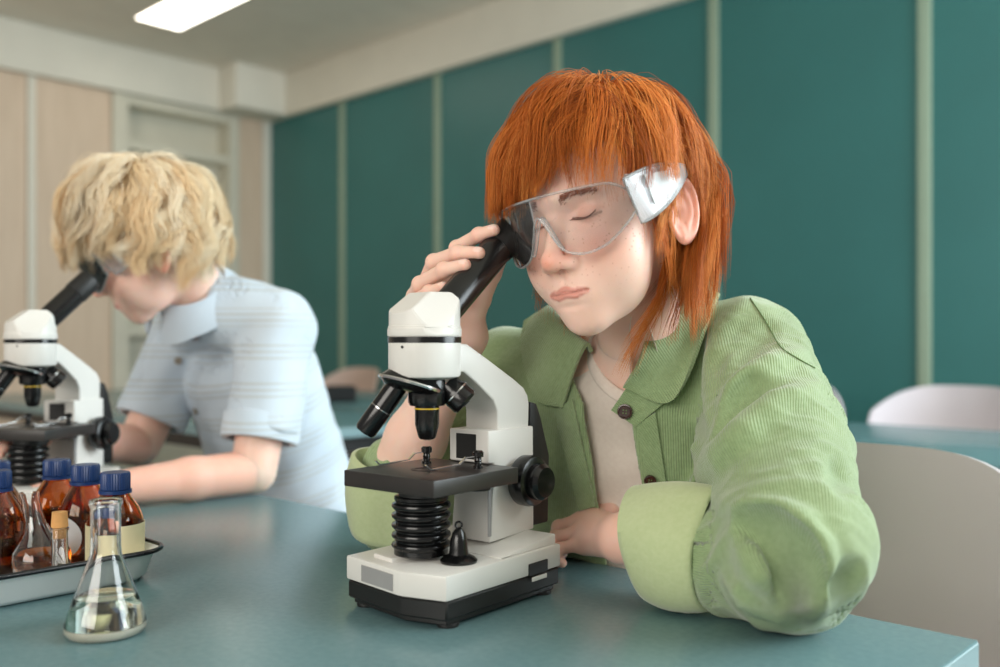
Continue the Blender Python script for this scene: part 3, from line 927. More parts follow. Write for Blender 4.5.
def head_sdf(P, neck):
    x = P[:, 0]; ax = np.abs(x)
    Q = np.stack([ax, P[:, 1], P[:, 2]], 1)
    d = head_core(P)
    d = smin(d, ell(P, (0, -0.0675, -0.0955), (0.0180, 0.0140, 0.0140)), 0.024)         # chin
    d = smin(d, ell(Q, (0.033, -0.054, -0.040), (0.025, 0.020, 0.027)), 0.026)          # cheeks
    d = smin(d, rc(Q, (0.006, -0.079, 0.017), (0.036, -0.068, 0.018), 0.0085, 0.008), 0.012)   # brow
    d = smax(d, -ell(Q, (0.0305, -0.092, 0.000), (0.0185, 0.0165, 0.0115)), 0.011)      # sockets
    d = smin(d, ell(Q, (0.0305, -0.0655, -0.001), (0.0140, 0.0135, 0.0125)), 0.003)     # closed lids
    # lid line
    lid = np.abs(P[:, 2] + 0.0040 - (ax - 0.0305) ** 2 * 12)
    d = d + 0.0011 * np.exp(-(lid / 0.0009) ** 2) * (np.abs(ax - 0.0305) < 0.0135) * (P[:, 1] < -0.06)
    lid2 = np.abs(P[:, 2] - 0.0062 + (ax - 0.0305) ** 2 * 14)
    d = d + 0.0006 * np.exp(-(lid2 / 0.0010) ** 2) * (np.abs(ax - 0.0305) < 0.015) * (P[:, 1] < -0.055)
    # nose
    n = rc(P, (0, -0.0765, 0.008), (0, -0.0975, -0.031), 0.0060, 0.0080)
    n = smin(n, ell(P, (0, -0.1005, -0.0365), (0.0104, 0.0094, 0.0088)), 0.007)
    n = smin(n, ell(Q, (0.0112, -0.0910, -0.0400), (0.0068, 0.0088, 0.0066)), 0.005)
    d = smin(d, n, 0.0095)
    d = smax(d, -ell(Q, (0.0064, -0.0950, -0.0475), (0.0034, 0.0050, 0.0034)), 0.002)   # nostrils
    # mouth: muzzle bulge, lips, groove
    d = smin(d, ell(P, (0, -0.070, -0.066), (0.025, 0.0185, 0.020)), 0.016)
    zc = -0.0665 + 0.0012 * np.cos(ax * 260) * (ax < 0.012) - 1.6 * np.maximum(ax - 0.006, 0) ** 2
    up1, lo1 = lips(ax, P[:, 2])
    d = d - (0.0013 * up1 + 0.0019 * lo1) * (P[:, 1] < -0.06)
    g = np.abs(P[:, 2] - zc)
    d = d + 0.0019 * np.exp(-(g / 0.0009) ** 2) * np.clip((0.0235 - ax) / 0.003, 0, 1) * (P[:, 1] < -0.06)
    d = d + 0.0009 * np.exp(-(x / 0.0032) ** 2 - ((P[:, 2] + 0.0535) / 0.005) ** 2) * (P[:, 1] < -0.07)   # philtrum
    d = d + 0.0016 * np.exp(-((P[:, 2] + 0.0795) / 0.0035) ** 2 - (x / 0.014) ** 2) * (P[:, 1] < -0.06)   # under the lip
    # ears
    E = Q - V(0.0735, 0.012, -0.016)
    ca, sa = math.cos(0.38), math.sin(0.38)              # stands off the skull
    ex = E[:, 0] * ca - E[:, 1] * sa; ey = E[:, 0] * sa + E[:, 1] * ca; ez = E[:, 2]
    cb, sb = math.cos(0.16), math.sin(0.16)
    ey, ez = ey * cb - ez * sb, ey * sb + ez * cb
    W = np.stack([ex, ey, ez], 1)
    th = np.arctan2(ez, ey)
    rad = np.sqrt((ey / 0.0175) ** 2 + (ez / np.where(ez > 0, 0.030, 0.031)) ** 2)
    plate = np.maximum((rad - 1) * 0.016, np.abs(ex - 0.004) - 0.0022)
    plate = smax((rad - 1) * 0.016, np.abs(ex - 0.004) - 0.0020, 0.003)
    rim = np.sqrt(((rad - 0.90) * 0.0185) ** 2 + (ex - 0.0065) ** 2) - np.where((ey < -0.004) & (ez < 0.014), 0.0012, 0.0031)
    anti = np.sqrt(((rad - 0.52) * 0.0185) ** 2 + (ex - 0.006) ** 2) - np.where(ey < 0.002, 0.0001, 0.0024)
    lobe = ell(W, (0.0045, 0.001, -0.024), (0.0038, 0.0085, 0.0085))
    trag = ell(W, (0.0045, -0.0125, -0.004), (0.0035, 0.004, 0.006))
    ear = smin(smin(plate, rim, 0.0025), smin(anti, smin(lobe, trag, 0.003), 0.003), 0.0025)
    ear = smax(ear, -ell(W, (0.0085, -0.004, -0.005), (0.0048, 0.0062, 0.0085)), 0.003)
    d = smin(d, ear, 0.005)
    # jaw line softening and neck (given in the head's axes)
    d = smin(d, neck(P), 0.016)
    return d


def head_attrs(P):
    ax = np.abs(P[:, 0]); Q = np.stack([ax, P[:, 1], P[:, 2]], 1)
    zc_ = -0.0665 + 0.0012 * np.cos(ax * 260) * (ax < 0.012) - 1.6 * np.maximum(ax - 0.006, 0) ** 2
    w_ = np.sqrt(np.clip(1 - (ax / 0.0235) ** 2, 0, 1))
    dz = P[:, 2] - zc_
    lip = np.clip(np.where(dz > 0, 0.0058 * w_ - dz, 0.0068 * w_ + dz) / 0.0018 + 0.2, 0, 1) * (P[:, 1] < -0.06) * (w_ > 0)
    red = np.exp(-((ax - 0.038) / 0.018) ** 2 - ((P[:, 2] + 0.030) / 0.018) ** 2) * (P[:, 1] < -0.02) * 0.8
    red += np.exp(-(ax / 0.012) ** 2 - ((P[:, 2] + 0.037) / 0.010) ** 2) * (P[:, 1] < -0.07) * 1.0
    red += np.exp(-((ax - 0.0305) / 0.014) ** 2 - ((P[:, 2] - 0.0) / 0.010) ** 2) * (P[:, 1] < -0.05) * 0.55
    red += (ax > 0.0735) * (np.abs(P[:, 2] + 0.016) < 0.035) * 0.8
    lid = np.abs(P[:, 2] + 0.0043 - (ax - 0.0305) ** 2 * 12)
    lash_lip_shade = np.exp(-(lid / 0.0011) ** 2) * (np.abs(ax - 0.0305) < 0.0135) * (P[:, 1] < -0.06)
    g = np.abs(P[:, 2] + 0.0668 + 1.6 * np.maximum(ax - 0.006, 0) ** 2)
    lash_lip_shade += np.exp(-(g / 0.0007) ** 2) * (ax < 0.022) * (P[:, 1] < -0.06) * 0.5  # shade between the lips painted in, sharing the lash tone
    brow = np.exp(-((P[:, 2] - 0.019 + (ax - 0.028) ** 2 * 6) / 0.0028) ** 2) * np.clip((0.047 - ax) / 0.006, 0, 1) * np.clip((ax - 0.011) / 0.004, 0, 1) * (P[:, 1] < -0.05)
    sc = np.clip((P[:, 2] - (0.052 + 0.0)) / 0.01, 0, 1) * (P[:, 1] < -0.03)
    back = ((P[:, 1] > 0.026 + np.clip(-P[:, 2], 0, 1) * 0.1) & (P[:, 2] > -0.045)) | ((P[:, 1] > -0.035) & (P[:, 2] > 0.022))
    sc = np.maximum(sc, back.astype(float))
    freckle = np.exp(-((P[:, 2] + 0.028) / 0.03) ** 2) * (P[:, 1] < -0.03)
    return {'lip': lip, 'red': np.clip(red, 0, 1), 'lash_lip_shade': np.clip(lash_lip_shade, 0, 1), 'brow': brow, 'scalp': sc, 'freckle': freckle}


def skin_mat(name, base, red, lip, hair, freckles=True):
    M = Mat(name, base, 0.42, 0, 0.4)
    c = M.mix(M.math('MULTIPLY', M.noise(60, 3), 0.25), base, red)
    c = M.mix(M.math('MULTIPLY', M.attr('red'), 0.75), c, red)
    if freckles:
        vo = M.node('ShaderNodeTexVoronoi'); vo.inputs['Scale'].default_value = 230
        M.l.new(M.coord(), vo.inputs['Vector'])
        sp = M.math('LESS_THAN', vo.outputs['Distance'], 0.22)
        vr = M.math('GREATER_THAN', M.noise(75, 2), 0.44)
        c = M.mix(M.math('MULTIPLY', M.math('MULTIPLY', M.math('MULTIPLY', sp, vr), M.attr('freckle')), 0.45), c, srgb(176, 104, 66))
    c = M.mix(M.math('MULTIPLY', M.attr('lip'), 0.65), c, lip)
    c = M.mix(M.math('MULTIPLY', M.attr('brow'), 0.55), c, hair)
    c = M.mix(M.attr('scalp'), c, hair)
    c = M.mix(M.math('MULTIPLY', M.attr('lash_lip_shade'), 0.6), c, srgb(74, 36, 26))
    c = M.mix(M.math('MULTIPLY', M.attr('nail'), 0.8), c, srgb(248, 218, 208))
    M.color(c)
    M.rough(M.math('SUBTRACT', 0.48, M.math('MULTIPLY', M.math('ADD', M.attr('lip'), M.attr('nail')), 0.18)))
    M.b.inputs['Subsurface Weight'].default_value = 0.3
    M.b.inputs['Subsurface Radius'].default_value = (1.0, 0.35, 0.2)
    M.b.inputs['Subsurface Scale'].default_value = 0.006
    M.bump(M.noise(900, 2), 0.00012)
    return M.m


class Head:
    def __init__(s, R, o, k):
        s.R = np.array(R, F4); s.o = np.array(o, F4); s.k = F4(k)
    def loc(s, P): return ((P - s.o) @ s.R) / s.k          # world (camera height 0) -> head axes
    def wor(s, P): return (np.asarray(P, float) * float(s.k)) @ s.R.T.astype(float) + s.o.astype(float)
    def dirl(s, v): return np.asarray(v, float) @ s.R.astype(float)


# ------------------------------------------------------------------ hair
def make_hair(name, head, mat, parent, spec, seed):
    """strands grow from the scalp, run over the head at a growing distance and then hang"""
    r = np.random.default_rng(seed)
    def core(P): return smin(np.minimum(head_core(P), ell(P, (0, -0.03, -0.03), (0.066, 0.056, 0.07))), spec['neck'](P), 0.03)
    grav = head.dirl((0, 0, -1.0))
    whorl = np.array(spec['whorl'], float); whorl /= np.linalg.norm(whorl)
    cc = np.array([0, 0.012, 0.035]); rr_ = np.array([0.0735, 0.089, 0.082])
    NG = spec['clumps']; N = spec['n']; K = 22
    def roots(n):
        out = []
        while len(out) < n:
            u = r.normal(size=(n * 3, 3)); u /= np.linalg.norm(u, axis=1, keepdims=True)
            p = cc + u * rr_
            ok = (p[:, 2] > 0.056) | ((p[:, 1] > -0.028) & (p[:, 2] > 0.020 - (p[:, 1] > 0.030) * 0.085)) | ((p[:, 1] > -0.042) & (p[:, 2] > 0.0) & (p[:, 1] < -0.02))
            ok &= ~((p[:, 1] < -0.05) & (p[:, 2] < 0.066))
            out += list(np.concatenate([p[ok], u[ok]], 1))
        return np.array(out[:n])
    def grow(pr, length, lay, ph, waveamp, rnd):
        p = pr[:, :3].copy(); u = pr[:, 3:]
        n0 = len(p)
        # flow away from the whorl along the skull
        tang = u - whorl * (u @ whorl)[:, None]
        tang /= np.linalg.norm(tang, axis=1, keepdims=True) + 1e-6
        tang += np.cross(u, whorl) * spec.get('swirl', 0.3)
        sw = spec.get('sweep')
        if sw is not None: tang += sw(p)
        nrm = (p - cc) / rr_ ** 2; nrm /= np.linalg.norm(nrm, axis=1, keepdims=True)
        v = tang - nrm * (tang * nrm).sum(1)[:, None]; v /= np.linalg.norm(v, axis=1, keepdims=True) + 1e-9
        v = v + nrm * 0.35; v /= np.linalg.norm(v, axis=1, keepdims=True)
        paths = [p.copy()]
        ds = length / (K - 1)
        for k in range(1, K):
            t = k / (K - 1)
            v = v + grav * spec['grav'] * (ds[:, None] / 0.006) + rnd * 0.010
            v /= np.linalg.norm(v, axis=1, keepdims=True)
            p = p + v * ds[:, None]
            sl = k * ds
            want = lay * spec['press'](p) * (1 - np.exp(-sl / 0.022)) * (1 - 0.45 * t * spec.get('tuck', 0.6)) + 0.0008
            Pf = p.astype(F4); d = core(Pf)
            e = 0.002
            g = np.stack([core(Pf + V(*(e if i == q else 0 for q in range(3)))) - d for i in range(3)], 1)
            g = g / (np.linalg.norm(g, axis=1, keepdims=True) + 1e-9)
            push = np.maximum(want - d, 0)
            q0 = p - v * ds[:, None]
            p = p + g * np.minimum(push, 0.0045)[:, None]
            vd = p - q0; vd /= np.linalg.norm(vd, axis=1, keepdims=True) + 1e-9
            v = v * 0.5 + vd * 0.5
            near = np.clip(1 - (d - want) / 0.01, 0, 1)[:, None]
            vn = (v * g).sum(1)[:, None]
            v = v - g * np.minimum(vn, 0) * near - g * np.maximum(vn, 0) * near * 0.8
            v /= np.linalg.norm(v, axis=1, keepdims=True)
            paths.append(p.copy())
        A = np.stack(paths, 1)
        tt = np.linspace(0, 1, K)[None, :, None]
        side = np.cross(A[:, -1] - A[:, 0], A[:, K // 2] - cc); side /= np.linalg.norm(side, axis=1, keepdims=True) + 1e-9
        outw = A[:, K // 2] - cc; outw /= np.linalg.norm(outw, axis=1, keepdims=True)
        s_arc = (length[:, None] * np.linspace(0, 1, K)[None])
        w = np.sin(s_arc * spec['wavek'] + ph[:, None])[..., None]; w2 = np.cos(s_arc * spec['wavek'] * 0.9 + ph[:, None] * 1.7)[..., None]
        amp = (waveamp[:, None] * np.minimum(1, s_arc / 0.03))[..., None]
        A = A + side[:, None] * w * amp + outw[:, None] * w2 * amp * 0.6
        return A
    def trim(A, jit):
        """cut strands where the photo's hair ends"""
        n = len(A)
        out = np.empty_like(A)
        flat = A.reshape(-1, 3)
        c = spec['cut'](flat, np.repeat(jit, K)).reshape(n, K)
        c[:, :4] = False
        first = np.where(c.any(1), c.argmax(1), K - 1).astype(float)
        t = np.linspace(0, 1, K)[None] * first[:, None]
        i0 = np.minimum(t.astype(int), K - 2); fr = (t - i0)[..., None]
        ii = np.arange(n)[:, None]
        return A[ii, i0] * (1 - fr) + A[ii, i0 + 1] * fr
    g_root = roots(NG); s_root = roots(N)
    def lens(pr, m): return spec['length'](pr) * (1 + 0.12 * r.normal(size=m))
    gl = lens(g_root, NG)
    glay = spec['lay'] * r.uniform(0.25, 1.0, NG)
    G = trim(grow(g_root, gl, glay, r.uniform(0, 6.28, NG), spec['wave'] * r.uniform(0.4, 1.3, NG), r.normal(size=(NG, 3))), r.normal(size=NG))
    sl = lens(s_root, N)
    # nearest clump
    idx = np.empty(N, int)
    for s in range(0, N, 1000):
        dd = ((s_root[s:s + 1000, None, :3] - g_root[None, :, :3]) ** 2).sum(2)
        idx[s:s + 1000] = dd.argmin(1)
    jg = r.normal(size=NG)
    Sx = trim(grow(s_root, sl, glay[idx] * r.uniform(0.75, 1.1, N), r.uniform(0, 6.28, N), np.full(N, spec['wave'] * 0.3), r.normal(size=(N, 3))), jg[idx] * 0.9 + 0.45 * r.normal(size=N))
    tt = np.linspace(0, 1, K)[None, :, None]
    cw = spec['clump'] * np.clip(tt * 1.6, 0, 1) ** 1.0 * r.uniform(0.55, 1.0, N)[:, None, None]
    fuzz = (r.random(N) < spec.get('stray', 0.05))[:, None, None]
    cw = np.where(fuzz, cw * 0.2, cw)
    jitter = r.normal(size=(N, 1, 3)) * spec['spread'] * (1 - 0.55 * tt) * np.clip(tt * 4, 0, 1)
    A = Sx * (1 - cw) + (G[idx] + jitter) * cw
    # keep out of the face and skull
    Pf = A.reshape(-1, 3).astype(F4); d = core(Pf); e = 0.002
    g = np.stack([core(Pf + V(*(e if i == q else 0 for q in range(3)))) - d for i in range(3)], 1); g /= np.linalg.norm(g, axis=1, keepdims=True) + 1e-9
    A = (A.reshape(-1, 3) + g * np.maximum(0.0012 - d, 0)[:, None]).reshape(N, K, 3)
    A = head.wor(A.reshape(-1, 3)).reshape(N, K, 3)
    # tubes
    T = np.gradient(A, axis=1); T /= np.linalg.norm(T, axis=2, keepdims=True) + 1e-9
    hc = head.wor(cc[None])[0]
    O = A - hc; a1 = np.cross(T, O); a1 /= np.linalg.norm(a1, axis=2, keepdims=True) + 1e-9
    a2 = np.cross(a1, T)
    w0 = spec['width'] * r.uniform(0.6, 1.3, N)
    tl = np.linspace(0, 1, K)
    prof = np.minimum(1, 0.5 + tl * 4) * (1 - 0.85 * tl ** 2.5)
    W = (w0[:, None] * prof[None])[..., None]
    ring = [A + (a1 * math.cos(q) + a2 * math.sin(q) * 0.6) * W for q in (0, 2.094, 4.189)]
    VV = np.stack(ring, 2).reshape(-1, 3)
    base = (np.arange(N) * K * 3)[:, None, None] + (np.arange(K - 1) * 3)[None, :, None]
    q_ = []
    for i in range(3):
        j = (i + 1) % 3
        q_.append(np.stack([base + i, base + j, base + 3 + j, base + 3 + i], -1).reshape(-1, 4))
    Q = np.concatenate(q_)
    tone = np.repeat((0.7 * r.random(NG)[idx] + 0.3 * r.random(N)), K * 3)
    tl_ = np.tile(np.repeat(tl, 3), N)
    me = np_mesh(name, up(VV), Q, {'tone': tone, 'along': tl_})
    return link_mesh(name, me, mat, parent)


def hair_mat(name, dark, mid, light, root=None):
    M = Mat(name, mid, 0.55, 0, 0.22)
    c = M.ramp(M.attr('tone'), [(0.0, dark), (0.5, mid), (1.0, light)])
    M.color(c)
    M.b.inputs['Sheen Weight'].default_value = 0.0
    M.b.inputs['Anisotropic'].default_value = 0.0
    return M.m
def adopt(o, root):
    o.parent = root; o.matrix_parent_inverse = root.matrix_basis.inverted()
    return o


def bind(root):
    """children built in world coordinates keep their place under a root that stands elsewhere"""
    inv = Matrix.Translation(root.location).inverted()
    for c in root.children: c.matrix_parent_inverse = inv


# ------------------------------------------------------------------ red-haired child
R1 = [[0.746, 0.625, -0.229], [-0.655, 0.752, -0.082], [0.121, 0.211, 0.970]]
HD = Head(R1, (0.0984, 0.8840, 0.1260), 0.972)
NB = np.array([0.150, 0.975, -0.020])          # base of the neck
nb_l = HD.loc(np.array([NB], F4))[0]


def neck1(P): return rc(P, (0, 0.030, -0.035), nb_l, 0.044, 0.045)


def head1(P): return head_sdf(HD.loc(P), neck1) * HD.k


def hand_sdf(P, wrist, elbow, palm, fingers, thumb, rw=0.020, re=0.030, fr=0.0070, elb_fat=None):
    """palm: list of chains (wrist side -> knuckle); fingers: joint lists; all in world coordinates"""
    d = chain(P, [elbow, (np.array(elbow) * 0.6 + np.array(wrist) * 0.4), wrist], [re, re * 0.93, rw], 0.01)
    pm = None
    for a, b, r1, r2 in palm:
        e = rc(P, a, b, r1, r2); pm = e if pm is None else smin(pm, e, 0.009)
    d = smin(d, pm, 0.014)
    fs = None
    for j, k in fingers:
        f = fr * k
        e = chain(P, j, [f * 1.12, f * 1.0, f * 0.92, f * 0.80], 0.0025)
        # knuckle swellings
        for q in j[1:3]:
            e = smin(e, np.sqrt(((P - np.asarray(q, F4)) ** 2).sum(1)) - f * 1.03, 0.003)
        fs = e if fs is None else smin(fs, e, 0.0012)
    d = smin(d, fs, 0.006)
    t = chain(P, thumb, [0.0105, 0.0085, 0.0078, 0.0064], 0.004)
    return smin(d, t, 0.010)


def nail_attr(P, fingers, out):
    """nails sit on the outer side of each fingertip"""
    m = np.zeros(len(P))
    for j, k in fingers:
        tip = np.array(j[-1]); dip = np.array(j[-2]); pip = np.array(j[-3])
        ax = tip - dip; ax /= np.linalg.norm(ax)
        o = np.array(out(j)); o = o - ax * (o @ ax); o /= np.linalg.norm(o)
        c = tip + ax * 0.001 + o * 0.0052 * k
        q = P - c; s = np.cross(ax, o)
        dd = np.sqrt(((q @ ax) / 0.0052) ** 2 + ((q @ s) / 0.0043) ** 2 + ((q @ o) / 0.003) ** 2)
        m = np.maximum(m, np.clip((1 - dd) * 6, 0, 1))
    return m


# right hand on the eyepiece tube
rW = at(466, 336, 0.935); rE = np.array([-0.124, 1.010, -0.170])
rf_ = [([at(448, 274, 0.915), at(457, 248, 0.885), at(479, 235, 0.862), at(494, 230, 0.852)], 0.98),
       ([at(426, 283, 0.914), at(434, 262, 0.880), at(458, 253, 0.852), at(479, 253, 0.838)], 1.02),
       ([at(415, 296, 0.910), at(420, 284, 0.878), at(444, 270, 0.846), at(465, 265, 0.832)], 1.0),
       ([at(410, 312, 0.906), at(413, 302, 0.880), at(429, 292, 0.856), at(443, 287, 0.842)], 0.88)]
rp_ = [(rW, at(442, 275, 0.918), 0.017, 0.0105), (rW, at(428, 286, 0.915), 0.017, 0.0110), (rW, at(418, 298, 0.912), 0.017, 0.0105), (rW, at(412, 312, 0.908), 0.016, 0.0095)]
rt_ = [at(473, 322, 0.927), at(482, 300, 0.914), at(493, 274, 0.902), at(503, 254, 0.897)]
# left hand resting on the table
lE = np.array([0.240, 0.770, -0.182]); lW = np.array([0.118, 0.890, -0.186])
lf_ = [([at(586, 512, 0.985), at(566, 516, 1.005), at(558, 534, 1.0), at(566, 548, 0.985)], 1.08),
       ([at(582, 520, 0.97), at(559, 527, 0.985), at(552, 545, 0.975), at(562, 553, 0.965)], 1.10),
       ([at(580, 532, 0.955), at(556, 538, 0.965), at(548, 551, 0.955), at(560, 559, 0.948)], 1.05),
       ([at(582, 543, 0.94), at(560, 549, 0.945), at(552, 559, 0.935), at(562, 563, 0.935)], 0.95)]
lp_ = [(lW, at(588, 517, 0.98), 0.018, 0.0130), (lW, at(585, 526, 0.968), 0.018, 0.0135), (lW, at(583, 536, 0.955), 0.018, 0.0130), (lW, at(585, 544, 0.942), 0.017, 0.0115)]
lt_ = [at(612, 512, 0.975), at(592, 505, 1.0), at(574, 510, 1.02), at(566, 520, 1.03)]


def rhand(P): return hand_sdf(P, rW, rE, rp_, rf_, rt_, 0.0170, 0.034, 0.0071)
def lhand(P): return hand_sdf(P, lW, lE, lp_, lf_, lt_, 0.021, 0.031, 0.0066)


# torso axes
S_ = np.array([0.93, -0.366, 0.0])             # towards its left shoulder
N_ = np.array([-0.366, -0.93, 0.0])            # chest direction
TOPC = np.array([0.140, 1.015, -0.035]); BOTC = np.array([0.155, 1.100, -0.460])
shL = np.array([0.264, 0.972, -0.012]); shR = np.array([0.010, 1.085, -0.040])


def torso_xyz(P):
    ax = BOTC - TOPC; L = np.linalg.norm(ax); ax = ax / L
    q = P - TOPC.astype(F4)
    t = q @ ax.astype(F4)
    n2 = N_ - ax * (N_ @ ax); n2 /= np.linalg.norm(n2)
    return q @ S_.astype(F4), q @ n2.astype(F4), t


def torso(P, w=0.125, dp=0.088):
    x, y, t = torso_xyz(P)
    tt = np.clip(t, 0.03, 0.46)
    wx = w * (1 - 0.10 * np.clip((t - 0.05) / 0.3, 0, 1)); dy = dp
    r = np.sqrt((x / wx) ** 2 + (y / dy) ** 2 + ((t - tt) / 0.06) ** 2)
    return (r - 1) * dp * 0.92


def shirt(P):
    d = torso(P, 0.112, 0.074)
    d = smin(d, rc(P, NB + np.array([0.0, 0.012, -0.012]), shL * 0.8 + NB * 0.2 + np.array([0, 0, -0.012]), 0.040, 0.034), 0.03)
    d = smin(d, rc(P, NB + np.array([0.0, 0.012, -0.012]), shR * 0.8 + NB * 0.2 + np.array([0, 0, -0.012]), 0.040, 0.034), 0.03)
    d = smin(d, rc(P, NB + np.array([0.0, 0.008, -0.03]), NB * 0.65 + TOPC * 0.35 + np.array([0, 0, 0.012]), 0.052, 0.050), 0.02)
    return d


# jacket: body, loose upper sleeve, forearm sleeve
elL = np.array([0.233, 0.744, -0.170])
def jbody(P):
    d = torso(P, 0.134, 0.094)
    d = smin(d, rc(P, NB + np.array([0.0, 0.014, 0.000]), shL + np.array([-0.01, 0, 0.004]), 0.052, 0.056), 0.035)
    d = smin(d, rc(P, NB + np.array([0.0, 0.012, -0.018]), shR, 0.055, 0.056), 0.035)
    return d


def jupL(P):
    return chain(P, [shL, np.array([0.250, 0.860, -0.090]), elL + np.array([0.002, 0.0, 0.012]), elL + np.array([-0.010, 0.004, -0.006])], [0.058, 0.063, 0.056, 0.050], 0.02)


def jfoL(P):
    return rc(P, elL + np.array([0.0, 0.004, -0.012]), (0.165, 0.810, -0.182), 0.046, 0.042)


def jupR(P): return rc(P, shR, (-0.095, 1.030, -0.168), 0.058, 0.050)


def jfoR(P): return smin(rc(P, (-0.100, 1.022, -0.178), (-0.104, 1.004, -0.142), 0.049, 0.045), ell(P, (-0.108, 1.004, -0.190), (0.045, 0.043, 0.036)), 0.02)


FOLDS = []          # (polyline points, radius, sign, blend)


def folds(P, d):
    for pts, rad, sg, k in FOLDS:
        lo = pts.min(0) - 0.03; hi = pts.max(0) + 0.03
        m = ((P > lo.astype(F4)) & (P < hi.astype(F4))).all(1)
        if not m.any(): continue
        Q = P[m]
        e = None
        n = len(pts)
        for i in range(n - 1):
            s0_, s1_ = math.sin(PI * i / (n - 1)), math.sin(PI * (i + 1) / (n - 1))
            f = rc(Q, pts[i], pts[i + 1], rad * (0.25 + 0.75 * s0_), rad * (0.25 + 0.75 * s1_))
            e = f if e is None else np.minimum(e, f)
        d[m] = smin(d[m], e, k) if sg > 0 else smax(d[m], -e, k)
    return d


def jacket_solid(P, extra=True):
    d = jbody(P)
    up_ = jupL(P)
    d = smin(d, up_, 0.012)
    d = smin(d, jfoL(P), 0.006)
    d = smin(d, smin(jupR(P), jfoR(P), 0.012), 0.014)
    d = d + sn(P, 3, 0.0022, 55) + sn(P, 5, 0.0010, 130)
    fo_ = jfoL(P)
    m = np.clip((jbody(P) - np.minimum(np.minimum(up_, fo_), jupR(P))) / 0.02, 0, 1)
    ax = (elL - shL); ax = (ax / np.linalg.norm(ax)).astype(F4)
    Pn = P + (P @ ax)[:, None] * ax * F4(1.2)
    n = sn(Pn, 41, 1.0, 42)
    n2 = sn(Pn, 47, 1.0, 75)
    d = d - m * (F4(0.0030) * np.exp(-(n / 0.30) ** 2) + F4(0.0013) * np.exp(-(n2 / 0.3) ** 2))
    return d


JS = jacket_solid


def fold(px, rad, sg=1, k=0.006, sink=0.30, dig=0.5):
    """fold line given where the photograph shows it, laid on the cloth"""
    a = np.array(px, float)
    # densify
    t = np.linspace(0, len(a) - 1, (len(a) - 1) * 3 + 1)
    X = np.interp(t, range(len(a)), a[:, 0]); Y = np.interp(t, range(len(a)), a[:, 1])
    P, hit = trace(JS, X, Y)
    if hit.sum() < 3: return
    P = P[hit]; n = normal(JS, P)
    P = P - n * rad * (sink if sg > 0 else -dig)
    FOLDS.append((P, rad, sg, k))


# left sleeve and chest folds of the jacket (ridges +, creases -)
for a in [
    ([(708, 318), (700, 345), (694, 380), (694, 430), (700, 470)], 0.022, -1, 0.008),          # crease between body and sleeve
    ([(745, 300), (722, 332), (712, 370), (708, 405)], 0.015, 1, 0.012),
    ([(806, 352), (768, 364), (738, 388), (716, 430)], 0.017, 1, 0.010),
    ([(796, 374), (758, 390), (732, 416), (714, 450)], 0.020, -1, 0.007),
    ([(822, 384), (778, 402), (742, 432), (712, 465), (704, 488), (722, 504)], 0.019, 1, 0.010),
    ([(778, 322), (752, 345), (730, 378)], 0.020, -1, 0.007),
    ([(716, 503), (756, 512), (792, 532), (812, 562), (818, 600), (812, 628)], 0.023, 1, 0.006),
    ([(726, 526), (752, 534), (776, 556), (788, 586), (786, 612)], 0.036, -1, 0.006, 0, 0.45),
    ([(733, 535), (750, 565), (768, 598)], 0.011, 1, 0.010),
    ([(724, 578), (745, 600), (775, 620)], 0.010, 1, 0.008),
    ([(838, 455), (840, 480), (850, 500)], 0.016, -1, 0.006),
    ([(860, 560), (846, 580), (842, 605)], 0.018, -1, 0.006),
]: fold(*a)


def opening(P):
    """wedge in front where the jacket hangs open"""
    x, y, t = torso_xyz(P)
    mid = -0.003 + 0.10 * np.clip(t, -0.1, 0.4)
    half = 0.024 + 0.6 * np.maximum(0, 0.01 - t)
    w = np.abs(x - mid) - half
    return np.maximum(w, -(y - 0.005))


def neckhole(P):
    c0 = NB + np.array([0.0, 0.0, -0.03]); c1 = NB + np.array([-0.03, -0.03, 0.12])
    return rc(P, c0, c1, 0.046, 0.058)


fdL = np.array([0.135, 0.835, -0.182]) - elL; fdL /= np.linalg.norm(fdL)
def arm_hole_cutL(P): return rc(P, np.array([0.165, 0.857, -0.186]), np.array([0.09, 0.91, -0.19]), 0.038, 0.05)


def jacket(P):
    d = folds(P, jacket_solid(P))
    inner = d + 0.0050
    d = smax(d, -smin(opening(P), neckhole(P), 0.01), 0.003)
    d = np.maximum(d, -inner)
    # forearm openings
    q = P - V(0.160, 0.815, -0.182)
    d = smax(d, q @ fdL.astype(F4), 0.002) if False else np.maximum(d, np.minimum(1.0, q @ fdL.astype(F4)) * (np.abs(P[:, 0] - 0.12) < 0.08) * (P[:, 2] < -0.12) * (P[:, 1] < 0.905) + -1.0 * ~((np.abs(P[:, 0] - 0.12) < 0.08) & (P[:, 2] < -0.12) & (P[:, 1] < 0.905)))
    d = np.maximum(d, TAB + 0.0012 - P[:, 2] - 10.0 * ((P @ V(0.6863, 0.7273, 0)) > 0.775))
    return d


